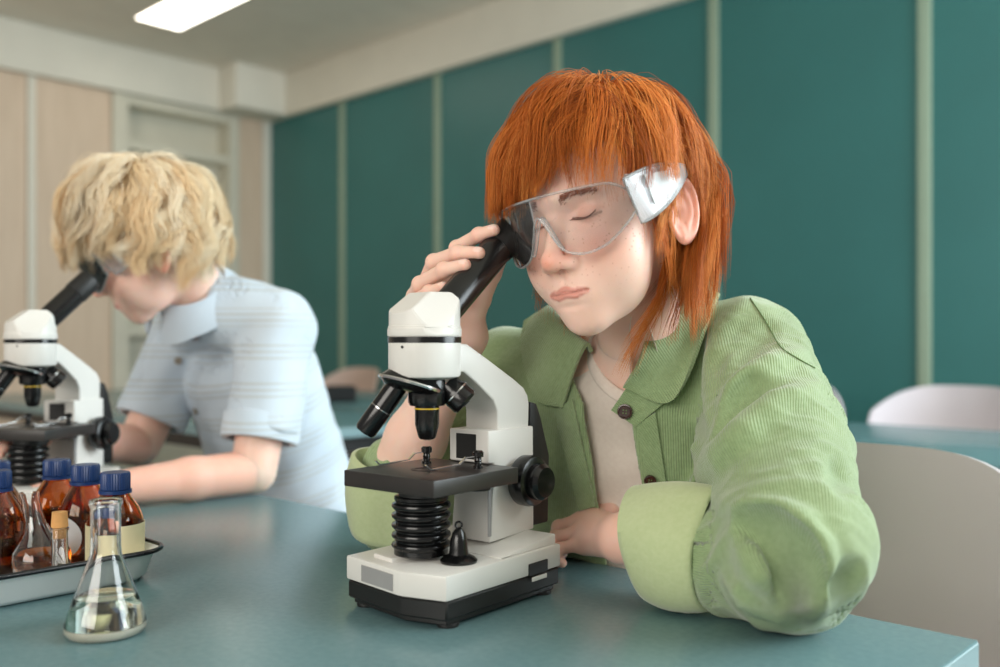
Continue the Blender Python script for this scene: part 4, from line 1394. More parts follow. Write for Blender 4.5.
def rib_attr(P):
    """distance across the corduroy wale, following each sleeve and the body"""
    x, y, t = torso_xyz(P)
    up_ = jupL(P); fo = jfoL(P); bo = jbody(P); ur = jupR(P)
    def around(P, a, b):
        a = np.asarray(a); b = np.asarray(b); ax = (b - a) / np.linalg.norm(b - a)
        u = np.cross(ax, [0.3, 0.2, 1.0]); u /= np.linalg.norm(u); w = np.cross(ax, u)
        q = P - a
        return np.arctan2(q @ w, q @ u)
    r_up = around(P, shL, elL) * 0.066
    r_fo = around(P, elL, elL + fdL) * 0.046
    r_ur = around(P, shR, (-0.095, 1.03, -0.168)) * 0.055
    out = x.astype(float).copy()
    out = np.where((up_ < bo) & (up_ < fo), r_up, out)
    out = np.where((fo < bo) & (fo < up_), r_fo, out)
    out = np.where((ur < bo) & (ur < up_) & (ur < fo), r_ur, out)
    a1, a2, a3, a4 = bo, up_, fo, ur
    srt = np.sort(np.stack([a1, a2, a3, a4], 1), 1)
    fade = np.clip((srt[:, 1] - srt[:, 0]) / 0.004, 0, 1)
    return out, fade


def cloth_mat(name, col, col2, rough=0.9, rib=None, sheen=0.3, bumpd=0.0004):
    M = Mat(name, col, rough)
    M.b.inputs['Sheen Weight'].default_value = sheen
    M.b.inputs['Sheen Roughness'].default_value = 0.5
    f = M.noise(220, 3); f2 = M.noise(14, 3)
    c = M.ramp(M.math('ADD', M.math('MULTIPLY', f, 0.5), M.math('MULTIPLY', f2, 0.5)), [(0.35, col), (0.65, col2)])
    M.color(c)
    if rib:
        w = M.math('SINE', M.math('MULTIPLY', M.attr('rib'), 2 * PI / rib))
        h = M.math('ADD', M.math('MULTIPLY', M.math('MULTIPLY', w, 0.5), M.attr('ribfade')), M.math('MULTIPLY', f, 0.5))
        M.bump(h, bumpd * 1.3)
    else:
        M.bump(f, bumpd)
    return M.m


m_cord = cloth_mat('green_corduroy', srgb(132, 154, 108), srgb(150, 172, 126), 0.9, rib=0.0023, sheen=0.45)
m_cordp = cloth_mat('green_corduroy_underside', srgb(176, 190, 142), srgb(186, 198, 154), 0.9, sheen=0.35)
m_tee = cloth_mat('cream_jersey', srgb(222, 208, 196), srgb(230, 218, 206), 0.85, sheen=0.2, bumpd=0.0002)
m_button = mottled('brown_button', srgb(58, 34, 26), 0.25, 0.25, 120)
m_thread = mottled('dark_green_thread', srgb(98, 122, 74), 0.8, 0.05)
skin1 = skin_mat('skin_fair_freckled', srgb(246, 211, 194), srgb(230, 148, 124), srgb(206, 118, 106), srgb(128, 58, 20))

kid = empty('person', (0.15, 1.10, 0.0))
prop(kid, 'red-haired child in green corduroy jacket holding the eyepiece of the front microscope', 'person')

# body: head with neck, hands with forearms, hidden torso, as one mesh
hb = []
v_, q_ = surface_nets(head1, (-0.02, 0.73, -0.06), (0.24, 1.04, 0.25), 0.00135)
hl = HD.loc(v_.astype(F4)).astype(float)
A_ = head_attrs(hl)
hb.append((v_, q_, A_))
def lowbody(P):
    d = torso(P, 0.105, 0.066)
    d = smin(d, rc(P, NB, shL * 0.85 + NB * 0.15, 0.035, 0.038), 0.03); d = smin(d, rc(P, NB, shR * 0.85 + NB * 0.15, 0.035, 0.038), 0.03)
    d = smin(d, chain(P, [shL, elL], [0.036, 0.024]), 0.02); d = smin(d, chain(P, [shR, rE], [0.040, 0.032]), 0.02)
    d = smin(d, rc(P, NB, NB + (HD.wor([[0, 0.03, -0.035]])[0] - NB) * 0.3, 0.045, 0.04), 0.02)
    # hips and thighs on the chair
    hip = BOTC
    for sg in (-1, 1):
        a = hip + S_ * 0.06 * sg; kn = a + N_ * 0.32 + np.array([0, 0, -0.01]); an = kn + N_ * -0.02 + np.array([0, 0, -0.36])
        d = smin(d, chain(P, [a, kn, an], [0.070, 0.050, 0.034], 0.02), 0.02)
        d = smin(d, rc(P, an + np.array([0, 0, -0.02]), an + N_ * 0.12 + np.array([0, 0, -0.035]), 0.034, 0.026), 0.02)
    return d
hb.append(surface_nets(lowbody, (-0.35, 0.55, -0.975), (0.40, 1.25, 0.03), 0.006) + ({},))
v_, q_ = surface_nets(rhand, (-0.17, 0.80, -0.225), (0.03, 1.07, 0.13), 0.00125)
vz = {'nail': nail_attr(v_, rf_, lambda j: np.array([-0.45, -0.55, 0.75]) if False else (np.array(j[-1]) - (EYE_T0 + (EYE_T1 - EYE_T0) * (((np.array(j[-1]) - EYE_T0) @ (EYE_T1 - EYE_T0)) / ((EYE_T1 - EYE_T0) @ (EYE_T1 - EYE_T0))))))}
vz['red'] = np.clip(sum(np.exp(-((v_ - np.array(p)) ** 2).sum(1) / 0.006 ** 2) for j, k in rf_ for p in j[1:4]), 0, 1) * 0.6
hb.append((v_, q_, vz))
v_, q_ = surface_nets(lhand, (0.02, 0.71, -0.227), (0.30, 1.05, -0.12), 0.0014)
hb.append((v_, q_, {'red': np.full(len(v_), 0.25)}))
v_, q_, A_ = join_np(hb)
body = link_mesh('body', np_mesh('body', up(v_), q_, A_), skin1, kid)

# t-shirt
HC0 = NB + np.array([0.001, -0.002, -0.030]); HC1 = NB + np.array([-0.024, -0.026, 0.10])


def teehole(P): return rc(P, HC0, HC1, 0.0455, 0.056)


def teeshell(P):
    d = shirt(P) + sn(P, 21, 0.0016, 60)
    x, y, t = torso_xyz(P)
    # soft drape folds
    d = d + 0.0016 * np.sin(t * 130 + x * 60).astype(F4) * np.clip((t - 0.05) * 10, 0, 1).astype(F4)
    return smax(smax(d, -(d + 0.007), 0.001), -teehole(P), 0.002)
v_, q_ = surface_nets(teeshell, (-0.02, 0.86, -0.33), (0.32, 1.2, 0.06), 0.0020)
tee = link_mesh('t_shirt', np_mesh('t_shirt', up(v_), q_), m_tee, kid)
# ribbed neckband: follows the edge of the neck opening
hx = (HC1 - HC0) / np.linalg.norm(HC1 - HC0)
hu = np.cross(hx, [0, 1.0, 0]); hu /= np.linalg.norm(hu); hv = np.cross(hx, hu)
aa = np.linspace(0, 2 * PI, 73)[:-1]
best = []
for s_ in np.linspace(0.11, -0.01, 241):
    rr_b = 0.0455 + (0.0105) * np.clip(s_ / 0.134, 0, 1)
    ring_ = HC0 + hx * s_ + (np.cos(aa)[:, None] * hu + np.sin(aa)[:, None] * hv) * rr_b
    best.append((ring_, shirt(ring_.astype(F4))))
D_ = np.array([b_[1] for b_ in best]); ki = (D_ < 0).argmax(0)
crv = np.array([best[k][0][i] for i, k in enumerate(ki)])
for _ in range(4): crv = (np.roll(crv, 1, 0) + np.roll(crv, -1, 0) + 2 * crv) / 4
cin = crv.mean(0)
G = []
for p in list(crv) + [crv[0]]:
    o_ = p - cin; o_ -= hx * (o_ @ hx); o_ /= np.linalg.norm(o_)
    row = []
    for a_ in np.linspace(0, 2 * PI, 13):
        row.append(tuple(p + o_ * (0.0022 * math.cos(a_) + 0.001) + (hx * 0.8 - o_ * 0.45) * (0.0078 * math.sin(a_)) + np.array([0, 0, H])))
    G.append(row)
MB().grid(G).build('neckband', m_tee, tee, ang=80)

# jacket
v_, q_ = surface_nets(jacket, (-0.19, 0.66, -0.36), (0.40, 1.25, 0.08), 0.0027)
jk = link_mesh('jacket', np_mesh('jacket', up(v_), q_, dict(zip(('rib', 'ribfade'), rib_attr(v_.astype(F4))))), m_cord, kid)


def JSF(P): return folds(P, jacket_solid(P))


def patch(name, quad, mat, off=0.004, thick=0.0035, nu=22, nv=16, f=None, lift=None, parent=None, rib=True):
    """cloth panel lying on the jacket: quad = four image corners a,b,c,d"""
    f = f or JSF
    a, b, c, d = [np.array(p, float) for p in quad]
    u = np.linspace(0, 1, nu)[:, None, None]; v = np.linspace(0, 1, nv)[None, :, None]
    XY = a * (1 - u) * (1 - v) + b * u * (1 - v) + c * u * v + d * (1 - u) * v
    P, hit = trace(f, XY[..., 0], XY[..., 1])
    n = normal(f, P).reshape(P.shape)
    P = P + n * (off + (lift(u, v) if lift else 0))
    # smooth
    for _ in range(3):
        Q = P.copy(); Q[1:-1] = (P[:-2] + P[2:] + 2 * P[1:-1]) / 4; P = Q
        Q = P.copy(); Q[:, 1:-1] = (P[:, :-2] + P[:, 2:] + 2 * P[:, 1:-1]) / 4; P = Q
    P = P + np.array([0, 0, H])
    o = MB().grid(P, thick=thick).build(name, mat, parent or jk, ang=60)
    ra = o.data.attributes.new('rib', 'FLOAT', 'POINT')
    rf2 = o.data.attributes.new('ribfade', 'FLOAT', 'POINT'); rf2.data.foreach_set('value', np.ones(len(o.data.vertices), F4))
    co = np.empty(len(o.data.vertices) * 3, F4); o.data.vertices.foreach_get('co', co); co = co.reshape(-1, 3)
    e = P[-1, 0] - P[0, 0]; e /= np.linalg.norm(e)
    ra.data.foreach_set('value', (co @ e.astype(F4)).astype(F4))
    return o
# collar: leaf sheets lofted between measured edges (world coordinates)
def sheet(name, rows, mat, parent, thick=0.0035, nu=24, nv=20, ribdir=None):
    """rows: list of polylines (each a list of 3-D points); smooth surface through them"""
    R = []
    for row in rows:
        a = np.array(row, float); t = np.linspace(0, len(a) - 1, nu)
        R.append(np.stack([cr(a[:, k], t) for k in range(3)], 1))
    R = np.array(R); t = np.linspace(0, len(R) - 1, nv)
    G = np.stack([np.stack([cr(R[:, i, k], t) for k in range(3)], 1) for i in range(nu)], 0)
    G = G + np.array([0, 0, H])
    o = MB().grid(G, thick=thick).build(name, mat, parent, ang=60)
    ra = o.data.attributes.new('rib', 'FLOAT', 'POINT')
    rf2 = o.data.attributes.new('ribfade', 'FLOAT', 'POINT'); rf2.data.foreach_set('value', np.ones(len(o.data.vertices), F4))
    co = np.empty(len(o.data.vertices) * 3, F4); o.data.vertices.foreach_get('co', co); co = co.reshape(-1, 3)
    e = np.array(ribdir if ribdir is not None else (0.8, -0.3, 0.3)); e = e / np.linalg.norm(e)
    ra.data.foreach_set('value', (co @ e.astype(F4)).astype(F4))
    return o


def cr(y, t):
    """Catmull-Rom through samples"""
    y = np.asarray(y, float); n = len(y)
    i = np.clip(np.floor(t).astype(int), 0, n - 2); f = t - i
    g = lambda k: y[np.clip(k, 0, n - 1)]
    p0, p1, p2, p3 = g(i - 1), g(i), g(i + 1), g(i + 2)
    p0 = np.where(i == 0, 2 * p1 - p2, p0); p3 = np.where(i == n - 2, 2 * p2 - p1, p3)
    return 0.5 * (2 * p1 + (p2 - p0) * f + (2 * p0 - 5 * p1 + 4 * p2 - p3) * f ** 2 + (3 * p1 - p0 - 3 * p2 + p3) * f ** 3)


def on(px, py, off=0.004):
    for k in range(40):                # step inwards until the line of sight meets the cloth
        P, h = trace(JSF, np.array([px], float), np.array([py + k], float))
        if h[0]: break
    n = normal(JSF, P).reshape(P.shape)
    return (P + n * off)[0]


# stand line around the neck -> fold crest -> outer edge of the leaf
collarL = sheet('collar', [
    [at(640, 350, 0.925), at(662, 318, 0.945), at(690, 290, 0.985), at(688, 290, 1.03)],
    [at(645, 338, 0.917), at(664, 308, 0.940), at(690, 274, 0.985), at(690, 276, 1.045)],
    [at(637, 366, 0.905), at(674, 334, 0.925), at(706, 281, 0.975), at(704, 284, 1.05)],
    [at(623, 387, on(623, 387)[1] - 0.008), at(672, 401, on(672, 401)[1] - 0.010), at(705, 330, on(705, 330)[1] - 0.006), at(719, 293, on(712, 300)[1] + 0.012)],
], m_cord, jk, 0.004, ribdir=(0.75, -0.2, 0.5))
collarR = sheet('collar', [
    [at(592, 352, 0.955), at(576, 338, 0.985), at(566, 322, 1.02), at(566, 315, 1.05)],
    [at(586, 345, 0.945), at(566, 330, 0.975), at(552, 312, 1.01), at(552, 306, 1.05)],
    [at(574, 372, 0.950), at(552, 352, 0.968), at(538, 322, 1.01), at(540, 312, 1.05)],
    [at(563, 408, on(563, 408)[1] - 0.003), at(536, 398, on(536, 398)[1] - 0.003), at(522, 352, on(522, 352)[1] - 0.003), at(524, 322, 1.045)],
], m_cord, jk, 0.004, ribdir=(0.75, -0.2, -0.5))
# collar tab, placket strip, chest pocket and its flap
patch('collar_tab', [(612, 410), (628, 386), (664, 402), (636, 426)], m_cord, 0.003, 0.003, 10, 10)
patch('placket', [(636, 424), (655, 412), (672, 520), (656, 524)], m_cord, 0.0018, 0.003, 8, 24)
patch('placket', [(556, 410), (574, 400), (596, 505), (580, 510)], m_cord, 0.0018, 0.003, 8, 24)
# seams
ARM_SEAM = [(750, 298), (766, 322), (780, 346), (797, 358), (815, 368)]
def seam(px, rad=0.0009, off=0.0002):
    a = np.array(px, float); t = np.linspace(0, len(a) - 1, (len(a) - 1) * 8 + 1)
    X = cr(a[:, 0], t); Y = cr(a[:, 1], t)
    P, hit = trace(JSF, X, Y); P = P[hit]
    if len(P) < 4: return
    n = normal(JSF, P); P = P + n * off + np.array([0, 0, H])
    MB().tube(P, rad, 8).build('seam', m_thread, jk, ang=60)

seam(ARM_SEAM, 0.0006)


def button(P, n, r, parent, nm='button'):
    M = frame(Vector(P) + Vector((0, 0, H)), n)
    b = MB().lathe([(0, 0), (r, 0), (r * 1.02, 0.0008), (r * 0.98, 0.0022), (r * 0.82, 0.0024), (r * 0.72, 0.0016), (0, 0.0015)], 28, M)
    o = b.build(nm, m_button, parent)
    for a in range(4):
        M2 = M @ Matrix.Translation((r * 0.28 * math.cos(a * PI / 2 + .7), r * 0.28 * math.sin(a * PI / 2 + .7), 0.0014))
        MB().lathe([(0, 0), (r * 0.1, 0), (r * 0.1, 0.0005), (0, 0.0006)], 8, M2).build('stitch', m_thread, o)
for bx_, by_ in ((626, 411), (651, 478)):
    P, h = trace(JSF, np.array([bx_], float), np.array([by_], float)); n = normal(JSF, P)[0]
    button(P[0] + n * 0.0065, n, 0.0075 if by_ < 450 else 0.0062, jk)


# turned-up cuffs
def cuff(name, c0, c1, r0, r1, thick=0.004, wob=0.003, seed=0, squash=1.0, flat=None, tilt0=None, tilt1=None):
    c0 = np.array(c0); c1 = np.array(c1); ax = (c1 - c0) / np.linalg.norm(c1 - c0)
    u = np.cross(ax, [0, 0, 1.0]); u /= np.linalg.norm(u); w = np.cross(u, ax)
    r = np.random.default_rng(seed); ph = r.uniform(0, 6.28, 6)
    n, m = 72, 14
    G = []
    for i in range(n + 1):
        a = 2 * PI * (i % n) / n
        row = []
        for j in range(m):
            t = j / (m - 1)
            rr = r0 + (r1 - r0) * t + 0.004 * math.sin(PI * t)
            rr += wob * (math.sin(2 * a + ph[0] + t * 1.2) + 0.6 * math.sin(3 * a + ph[1] - t * 1.5) + 0.35 * math.sin(5 * a + ph[2]))
            p = c0 + (c1 - c0) * t + (u * math.cos(a) + w * math.sin(a) * squash) * rr
            if tilt0 is not None: p = p + ax * (tilt0[0] * math.cos(a) + tilt0[1] * math.sin(a)) * (1 - t)
            if tilt1 is not None: p = p + ax * (tilt1[0] * math.cos(a) + tilt1[1] * math.sin(a)) * t
            if flat is not None and p[2] < flat: p = np.array([p[0], p[1], flat + (p[2] - flat) * 0.03])
            row.append(p + np.array([0, 0, H]))
        # fold the edges back inside
        G.append(row)
    G = np.array(G)
    cen = (c0 + np.array([0, 0, H]));
    # inner return at both ends
    def ret(row_idx, k):
        R = G[:, row_idx]; C = R[:-1].mean(0)
        return C + (R - C) * k
    G = np.concatenate([ret(0, 0.86)[:, None] + ax * 0.004, ret(0, 0.96)[:, None] - ax * 0.001, G, ret(-1, 0.96)[:, None] + ax * 0.001, ret(-1, 0.86)[:, None] - ax * 0.012], 1)
    return MB().grid(G, thick=thick * 0.6).build(name, m_cordp, jk, ang=70)


cuff('cuff', (0.186, 0.794, -0.176), (0.136, 0.838, -0.178), 0.051, 0.052, seed=4, flat=TAB + 0.004, squash=0.95, tilt1=(0.004, 0.015), wob=0.0032)
cuff('cuff', (-0.110, 1.006, -0.200), (-0.100, 0.986, -0.126), 0.053, 0.049, seed=9, flat=TAB + 0.004, wob=0.0055)

# ------------------------------------------------------------------ red hair
def cut1(P, j):
    x, y, z = P[:, 0], P[:, 1], P[:, 2]
    ax = np.abs(x)
    lim = np.interp(x, [-0.09, -0.055, -0.034, -0.020, -0.010, 0.008, 0.018, 0.032, 0.05, 0.075], [0.012, 0.016, 0.020, 0.026, 0.047, 0.050, 0.034, 0.028, 0.022, 0.014])
    front = (y < -0.038) & (z < lim + j * 0.013)
    short = (j > 0.9)                      # locks in front of the ear
    rs = np.sqrt(x ** 2 + (y * 0.2) ** 2)
    side = (y >= -0.038) & (y < 0.020) & (z < np.where(x > 0, 0.017, -0.002) + j * 0.002) & (z > -0.046) & ~((ax < 0.084) & (y > -0.030) & (y < 0.011) & (z > -0.040 + j * 0.006))
    back = (z < -0.146 + np.clip(y - 0.02, 0, 0.07) * 1.0 + j * 0.014)
    left = (x < -0.02) & (y < 0.02) & (y >= -0.06) & (z < -0.095 + j * 0.008)
    reach = (x < -0.03) & (y < -0.045) & (z < 0.026 + j * 0.006)
    return front | side | back | left | reach


def len1(p):
    y, z = p[:, 1], p[:, 2]
    L = np.where(y < -0.01, 0.135, 0.17)
    L = np.where((y > 0.03) & (z < 0.06), 0.15, L)
    L = np.where((z < 0.03) & (y < 0.03), 0.075, L)
    return L


m_red = hair_mat('copper_hair', srgb(134, 62, 16), srgb(208, 114, 42), srgb(244, 168, 88))
def press1(p):
    k = np.clip((0.075 - p[:, 2]) / 0.05, 0, 1) * np.clip((np.abs(p[:, 0]) - 0.035) / 0.02, 0, 1) * np.clip((0.050 - p[:, 1]) / 0.045, 0, 1)
    g = 1 + 0.55 * np.clip((-p[:, 0] - 0.015) / 0.03, 0, 1) * np.clip((-p[:, 1] + 0.02) / 0.03, 0, 1) * np.clip((0.10 - p[:, 2]) / 0.04, 0, 1)
    b_ = 1 + 0.8 * np.clip((p[:, 1] - 0.045) / 0.03, 0, 1) * np.clip((0.06 - p[:, 2]) / 0.05, 0, 1)
    return (1 - 0.92 * k) * g * b_


def sweep1(p):
    s = np.zeros_like(p)
    s[:, 1] = np.where((p[:, 0] > 0.015) & (p[:, 1] > -0.05), 0.55, 0.0) + np.where((p[:, 0] < -0.03), -0.25, 0) + np.where((p[:, 2] < 0.03) & (p[:, 1] > 0.015), -0.8, 0)
    s[:, 0] = np.where((p[:, 1] < -0.02), -0.25, 0)
    return s


spec1 = dict(press=press1, whorl=(0.10, 0.34, 0.93), clumps=480, n=23000, grav=0.13, swirl=0.30, sweep=sweep1, lay=0.031, cut=cut1, length=len1, wave=0.0058, wavek=58, clump=0.80, spread=0.0034, width=0.00034, neck=neck1, stray=0.09, tuck=0.55)
make_hair('hair', HD, m_red, kid, spec1, 5)
# eyebrow hairs and lashes
def tufts(name, head, mat, parent, items, w=0.00025):
    m = MB()
    for a, b, c in items:
        P = head.wor(np.array([a, b, c])) + np.array([0, 0, H])
        m.tube(P, [w, w * 0.9, w * 0.3], 5)
    return m.build(name, mat, parent, ang=80)
r_ = np.random.default_rng(3)
for nm, head_, mt_, kd_ in (('eyebrows', HD, m_red, kid),):
    its = []
    for sg in (-1, 1):
        for k in range(170):
            u = r_.random(); x = 0.011 + u * 0.033; z = 0.0185 - (x - 0.028) ** 2 * 6 + r_.normal() * 0.0016
            y = -0.0805 + 22 * max(0, x - 0.004) ** 2 * 0.35 - 0.0045
            its.append(((sg * x, y + 0.0015, z), (sg * (x + 0.002), y - 0.0008, z + 0.0008), (sg * (x + 0.0045), y + 0.0004, z + 0.0012)))
    # project on the brow
    its2 = []
    for it in its:
        A = np.array(it, F4)
        for _ in range(3):
            d = head_sdf(A, neck1); e = 0.001
            g = np.stack([head_sdf(A + V(*(e if i == q else 0 for q in range(3))), neck1) - d for i in range(3)], 1); g /= np.linalg.norm(g, axis=1, keepdims=True)
            A = A - g * (d - V(0.0, 0.0007, 0.0010))[:, None]
        its2.append(A.astype(float))
    tufts(nm, head_, mt_, kd_, its2)
its = []
for sg in (-1, 1):
    for k in range(34):
        x = 0.0305 + (k / 33 - 0.5) * 0.025
        z = -0.0042 + (x - 0.0305) ** 2 * 12
        A = np.array([(sg * x, -0.079, z), (sg * x, -0.08, z), (sg * x, -0.08, z)], F4)
        for _ in range(4):
            d = head_sdf(A, neck1); e = 0.001
            g = np.stack([head_sdf(A + V(*(e if i == q else 0 for q in range(3))), neck1) - d for i in range(3)], 1); g /= np.linalg.norm(g, axis=1, keepdims=True)
            A = A - g * d[:, None]
        p = A[0].astype(float)
        its.append((p, p + np.array([sg * 0.0005 * (x - 0.0305) * 200, -0.0022, -0.0016]), p + np.array([sg * 0.001 * (x - 0.0305) * 200, -0.0048, -0.0018])))
tufts('eyelashes', HD, mottled('auburn_lash', srgb(110, 60, 36), 0.6), kid, its, 0.00022)
bind(kid)
def rebind(root):
    for c in root.children:
        c.matrix_parent_inverse = Matrix.Translation(-root.location)
rebind(kid)

# ------------------------------------------------------------------ goggles
def clear_plastic(name, tint, haze, rough=0.05):
    M = Mat(name, tint, rough)
    out = M.n['Material Output']
    tr_ = M.node('ShaderNodeBsdfTransparent'); tr_.inputs['Color'].default_value = tint
    gl = M.node('ShaderNodeBsdfGlossy'); gl.inputs['Roughness'].default_value = rough; gl.inputs['Color'].default_value = (1, 1, 1, 1)
    df = M.node('ShaderNodeBsdfTranslucent') if False else M.node('ShaderNodeBsdfDiffuse'); df.inputs['Color'].default_value = (0.9, 0.92, 0.93, 1)
    fr = M.node('ShaderNodeFresnel'); fr.inputs['IOR'].default_value = 1.5
    m1 = M.node('ShaderNodeMixShader'); m2 = M.node('ShaderNodeMixShader')
    M.l.new(fr.outputs[0], m1.inputs[0]); M.l.new(tr_.outputs[0], m1.inputs[1]); M.l.new(gl.outputs[0], m1.inputs[2])
    hz = M.math('MULTIPLY', M.noise(40, 2), haze * 2)
    M.l.new(hz, m2.inputs[0]); M.l.new(m1.outputs[0], m2.inputs[1]); M.l.new(df.outputs[0], m2.inputs[2])
    M.l.new(m2.outputs[0], out.inputs['Surface'])
    return M.m


m_lensp = clear_plastic('clear_goggle_lens', (0.975, 0.98, 0.985, 1), 0.012, 0.03)
m_clear = clear_plastic('clear_goggle_frame', (0.93, 0.94, 0.95, 1), 0.16, 0.28)
m_frost = clear_plastic('frosted_goggle_patch', (0.9, 0.92, 0.93, 1), 0.62, 0.2)


def goggles(head, label, gname='safety_goggles'):
    o = head.wor([[0, -0.10, 0]])[0]
    root = empty(gname, (o[0], o[1], o[2] + H))
    prop(root, label, 'goggles')
    def W(p): return Vector(head.wor(np.array([p]))[0] + np.array([0, 0, H]))
    def surf(u, z, off=0.0):
        """wrap-around visor: u in -1..1 across"""
        a = u * 1.05
        x = 0.0715 * math.sin(a) / math.sin(1.05)
        y = -0.106 - off + 0.046 * (1 - math.cos(a)) / (1 - math.cos(1.05))
        y += 0.10 * max(0, -z) * 0.25
        return (x * (1 + off * 6), y, z)
    def zbot(u):
        a = abs(u)
        zb = -0.029 - 0.006 * math.exp(-((a - 0.45) / 0.22) ** 2)
        zb += 0.034 * math.exp(-(a / 0.14) ** 2)              # nose notch
        zb += 0.020 * max(0, (a - 0.62) / 0.38) ** 1.6
        return zb
    def ztop(u): return 0.0225 - 0.003 * abs(u) ** 2 - 0.012 * max(0, (abs(u) - 0.72) / 0.28) ** 2
    n = 61; m = 15
    G = []
    for i in range(n):
        u = -1 + 2 * i / (n - 1)
        G.append([W(surf(u, zbot(u) + (ztop(u) - zbot(u)) * j / (m - 1))) for j in range(m)])
    MB().grid([[tuple(p) for p in r] for r in G], thick=0.0016).build('lens', m_lensp, root, ang=60)
    us = [-1 + 2 * i / 80 for i in range(81)]
    MB().tube([W(surf(u, ztop(u), 0.001)) for u in us], 0.0011, 10).build('brow_rim', m_clear, root, ang=70)
    MB().tube([W(surf(u, zbot(u), 0.001)) for u in us], 0.0010, 10).build('lower_rim', m_clear, root, ang=70)
    # nose bridge
    MB().tube([W(surf(u, zbot(u) - 0.001, -0.006 + 0.004 * abs(u) * 6)) for u in [-0.2 + 0.4 * k / 20 for k in range(21)]], 0.0018, 10).build('nose_bridge', m_clear, root, ang=70)
    for sg in (-1, 1):
        # side shield: tapers from the full lens height to the ear
        G = []
        for i in range(22):
            t = i / 21
            y = -0.062 + 0.080 * t; x = sg * (0.0724 + 0.0135 * math.sin(PI * t * 0.62) + 0.001 * t)
            zt = 0.0205 + 0.007 * math.sin(PI * min(1, t * 0.9)); zb = -0.020 + 0.034 * t ** 1.5
            G.append([tuple(W((x, y - (zb + (zt - zb) * j / 9) * 0.35 * (1 - t), zb + (zt - zb) * j / 9))) for j in range(10)])
        tp = MB().grid(G, thick=0.0022).build('side_shield', m_clear, root, ang=60)
        ys = [-0.050 + 0.066 * i / 21 for i in range(22)]
        rim = [G[i][9] for i in range(22)] + [G[21][j] for j in range(8, -1, -1)] + [G[i][0] for i in range(20, -1, -1)] + [G[0][j] for j in range(1, 10)]
        MB().tube(rim, 0.0014, 8).build('shield_rim', m_clear, tp, ang=70)
        G2 = []
        for i in range(10):
            t = 0.24 + 0.40 * i / 9
            y = -0.062 + 0.080 * t; x = sg * (0.0724 + 0.0135 * math.sin(PI * t * 0.62) + 0.001 * t + 0.0022)
            zt = 0.0205; zb = -0.008 + 0.030 * (t - 0.22)
            G2.append([tuple(W((x, y - (zb + (zt - zb) * j / 5) * 0.35 * (1 - t), zb + (zt - zb) * j / 5))) for j in range(6)])
        MB().grid(G2, thick=0.0008).build('frosted_patch', m_frost, tp, ang=60)
        # temple over the ear
        MB().tube([W((sg * 0.0765, 0.010, 0.016)), W((sg * 0.0775, 0.024, 0.016)), W((sg * 0.076, 0.036, 0.006)), W((sg * 0.073, 0.042, -0.012))], [0.0035, 0.003, 0.0028, 0.0025], 10).build('temple', m_clear, root, ang=70)
        MB().lathe([(0, -0.003), (0.0022, -0.003), (0.0022, 0.003), (0, 0.003)], 16, Matrix.Translation(W((sg * 0.0715, -0.062, 0.021)))).build('hinge', m_clear, root)
    for c in root.children: c.matrix_parent_inverse = Matrix.Translation(-root.location)
    return root


goggles(HD, 'clear safety goggles worn by the red-haired child')
# ------------------------------------------------------------------ blond child
R2 = [[0.305, 0.860, -0.409], [-0.927, 0.171, -0.333], [-0.217, 0.481, 0.849]]
HB = Head(R2, (-0.524, 1.380, 0.155), 0.970)
NB2 = np.array([-0.478, 1.450, 0.082])
nb2_l = HB.loc(np.array([NB2], F4))[0]
def neck2(P): return rc(P, (0, 0.030, -0.035), nb2_l, 0.045, 0.046)
def head2(P): return head_sdf(HB.loc(P), neck2) * HB.k
sL2 = np.array([-0.352, 1.465, 0.030]); sR2 = np.array([-0.530, 1.590, 0.020])
eL2 = np.array([-0.372, 1.405, -0.192]); eR2 = np.array([-0.590, 1.520, -0.165])
wL2 = np.array([-0.560, 1.262, -0.200]); wR2 = np.array([-0.650, 1.330, -0.135])
hd2 = (wL2 - eL2); hd2 /= np.linalg.norm(hd2)
def fing(w, d, spread, up_=0.0, n=4, curl=0.012, ln=0.026):
    """relaxed curled fingers from wrist point w in direction d"""
    d = np.array(d) / np.linalg.norm(d); s = np.cross(d, [0, 0, 1.0]); s /= np.linalg.norm(s)
    fs, ps = [], []
    for k in range(n):
        o = (k - 1.5) * spread
        ln_ = ln * (0.95, 1.05, 1.0, 0.85)[k]
        m = w + d * 0.062 + s * o + np.array([0, 0, 0.004])
        p1 = m + d * ln_ + np.array([0, 0, -0.003]); p2 = p1 + d * ln_ * 0.6 + np.array([0, 0, -curl]); p3 = p2 + d * ln_ * 0.3 + np.array([0, 0, -curl * 0.9])
        fs.append(([m, p1, p2, p3], 1.0)); ps.append((w, m, 0.017, 0.011))
    th = [w + d * 0.015 - s * 0.012, w + d * 0.035 - s * 0.030, w + d * 0.058 - s * 0.036 + np.array([0, 0, -0.004]), w + d * 0.075 - s * 0.034 + np.array([0, 0, -0.008])]
    return fs, ps, th
fl2, pl2, tl2 = fing(wL2, (-0.82, -0.55, 0.06), 0.0165)
fr2, pr2, tr2 = fing(wR2, (-0.25, -0.95, 0.10), 0.0160)
def lhand2(P): return hand_sdf(P, wL2, eL2, pl2, fl2, tl2, 0.021, 0.033, 0.0068)
def rhand2(P): return hand_sdf(P, wR2, eR2, pr2, fr2, tr2, 0.021, 0.033, 0.0068)
S2 = (sL2 - sR2); S2[2] = 0; S2 /= np.linalg.norm(S2); N2 = np.cross([0, 0, -1.0], S2) * 1.0
if N2[0] > 0: N2 = -N2
T2 = np.array([-0.425, 1.560, -0.030]); B2 = np.array([-0.330, 1.690, -0.440])
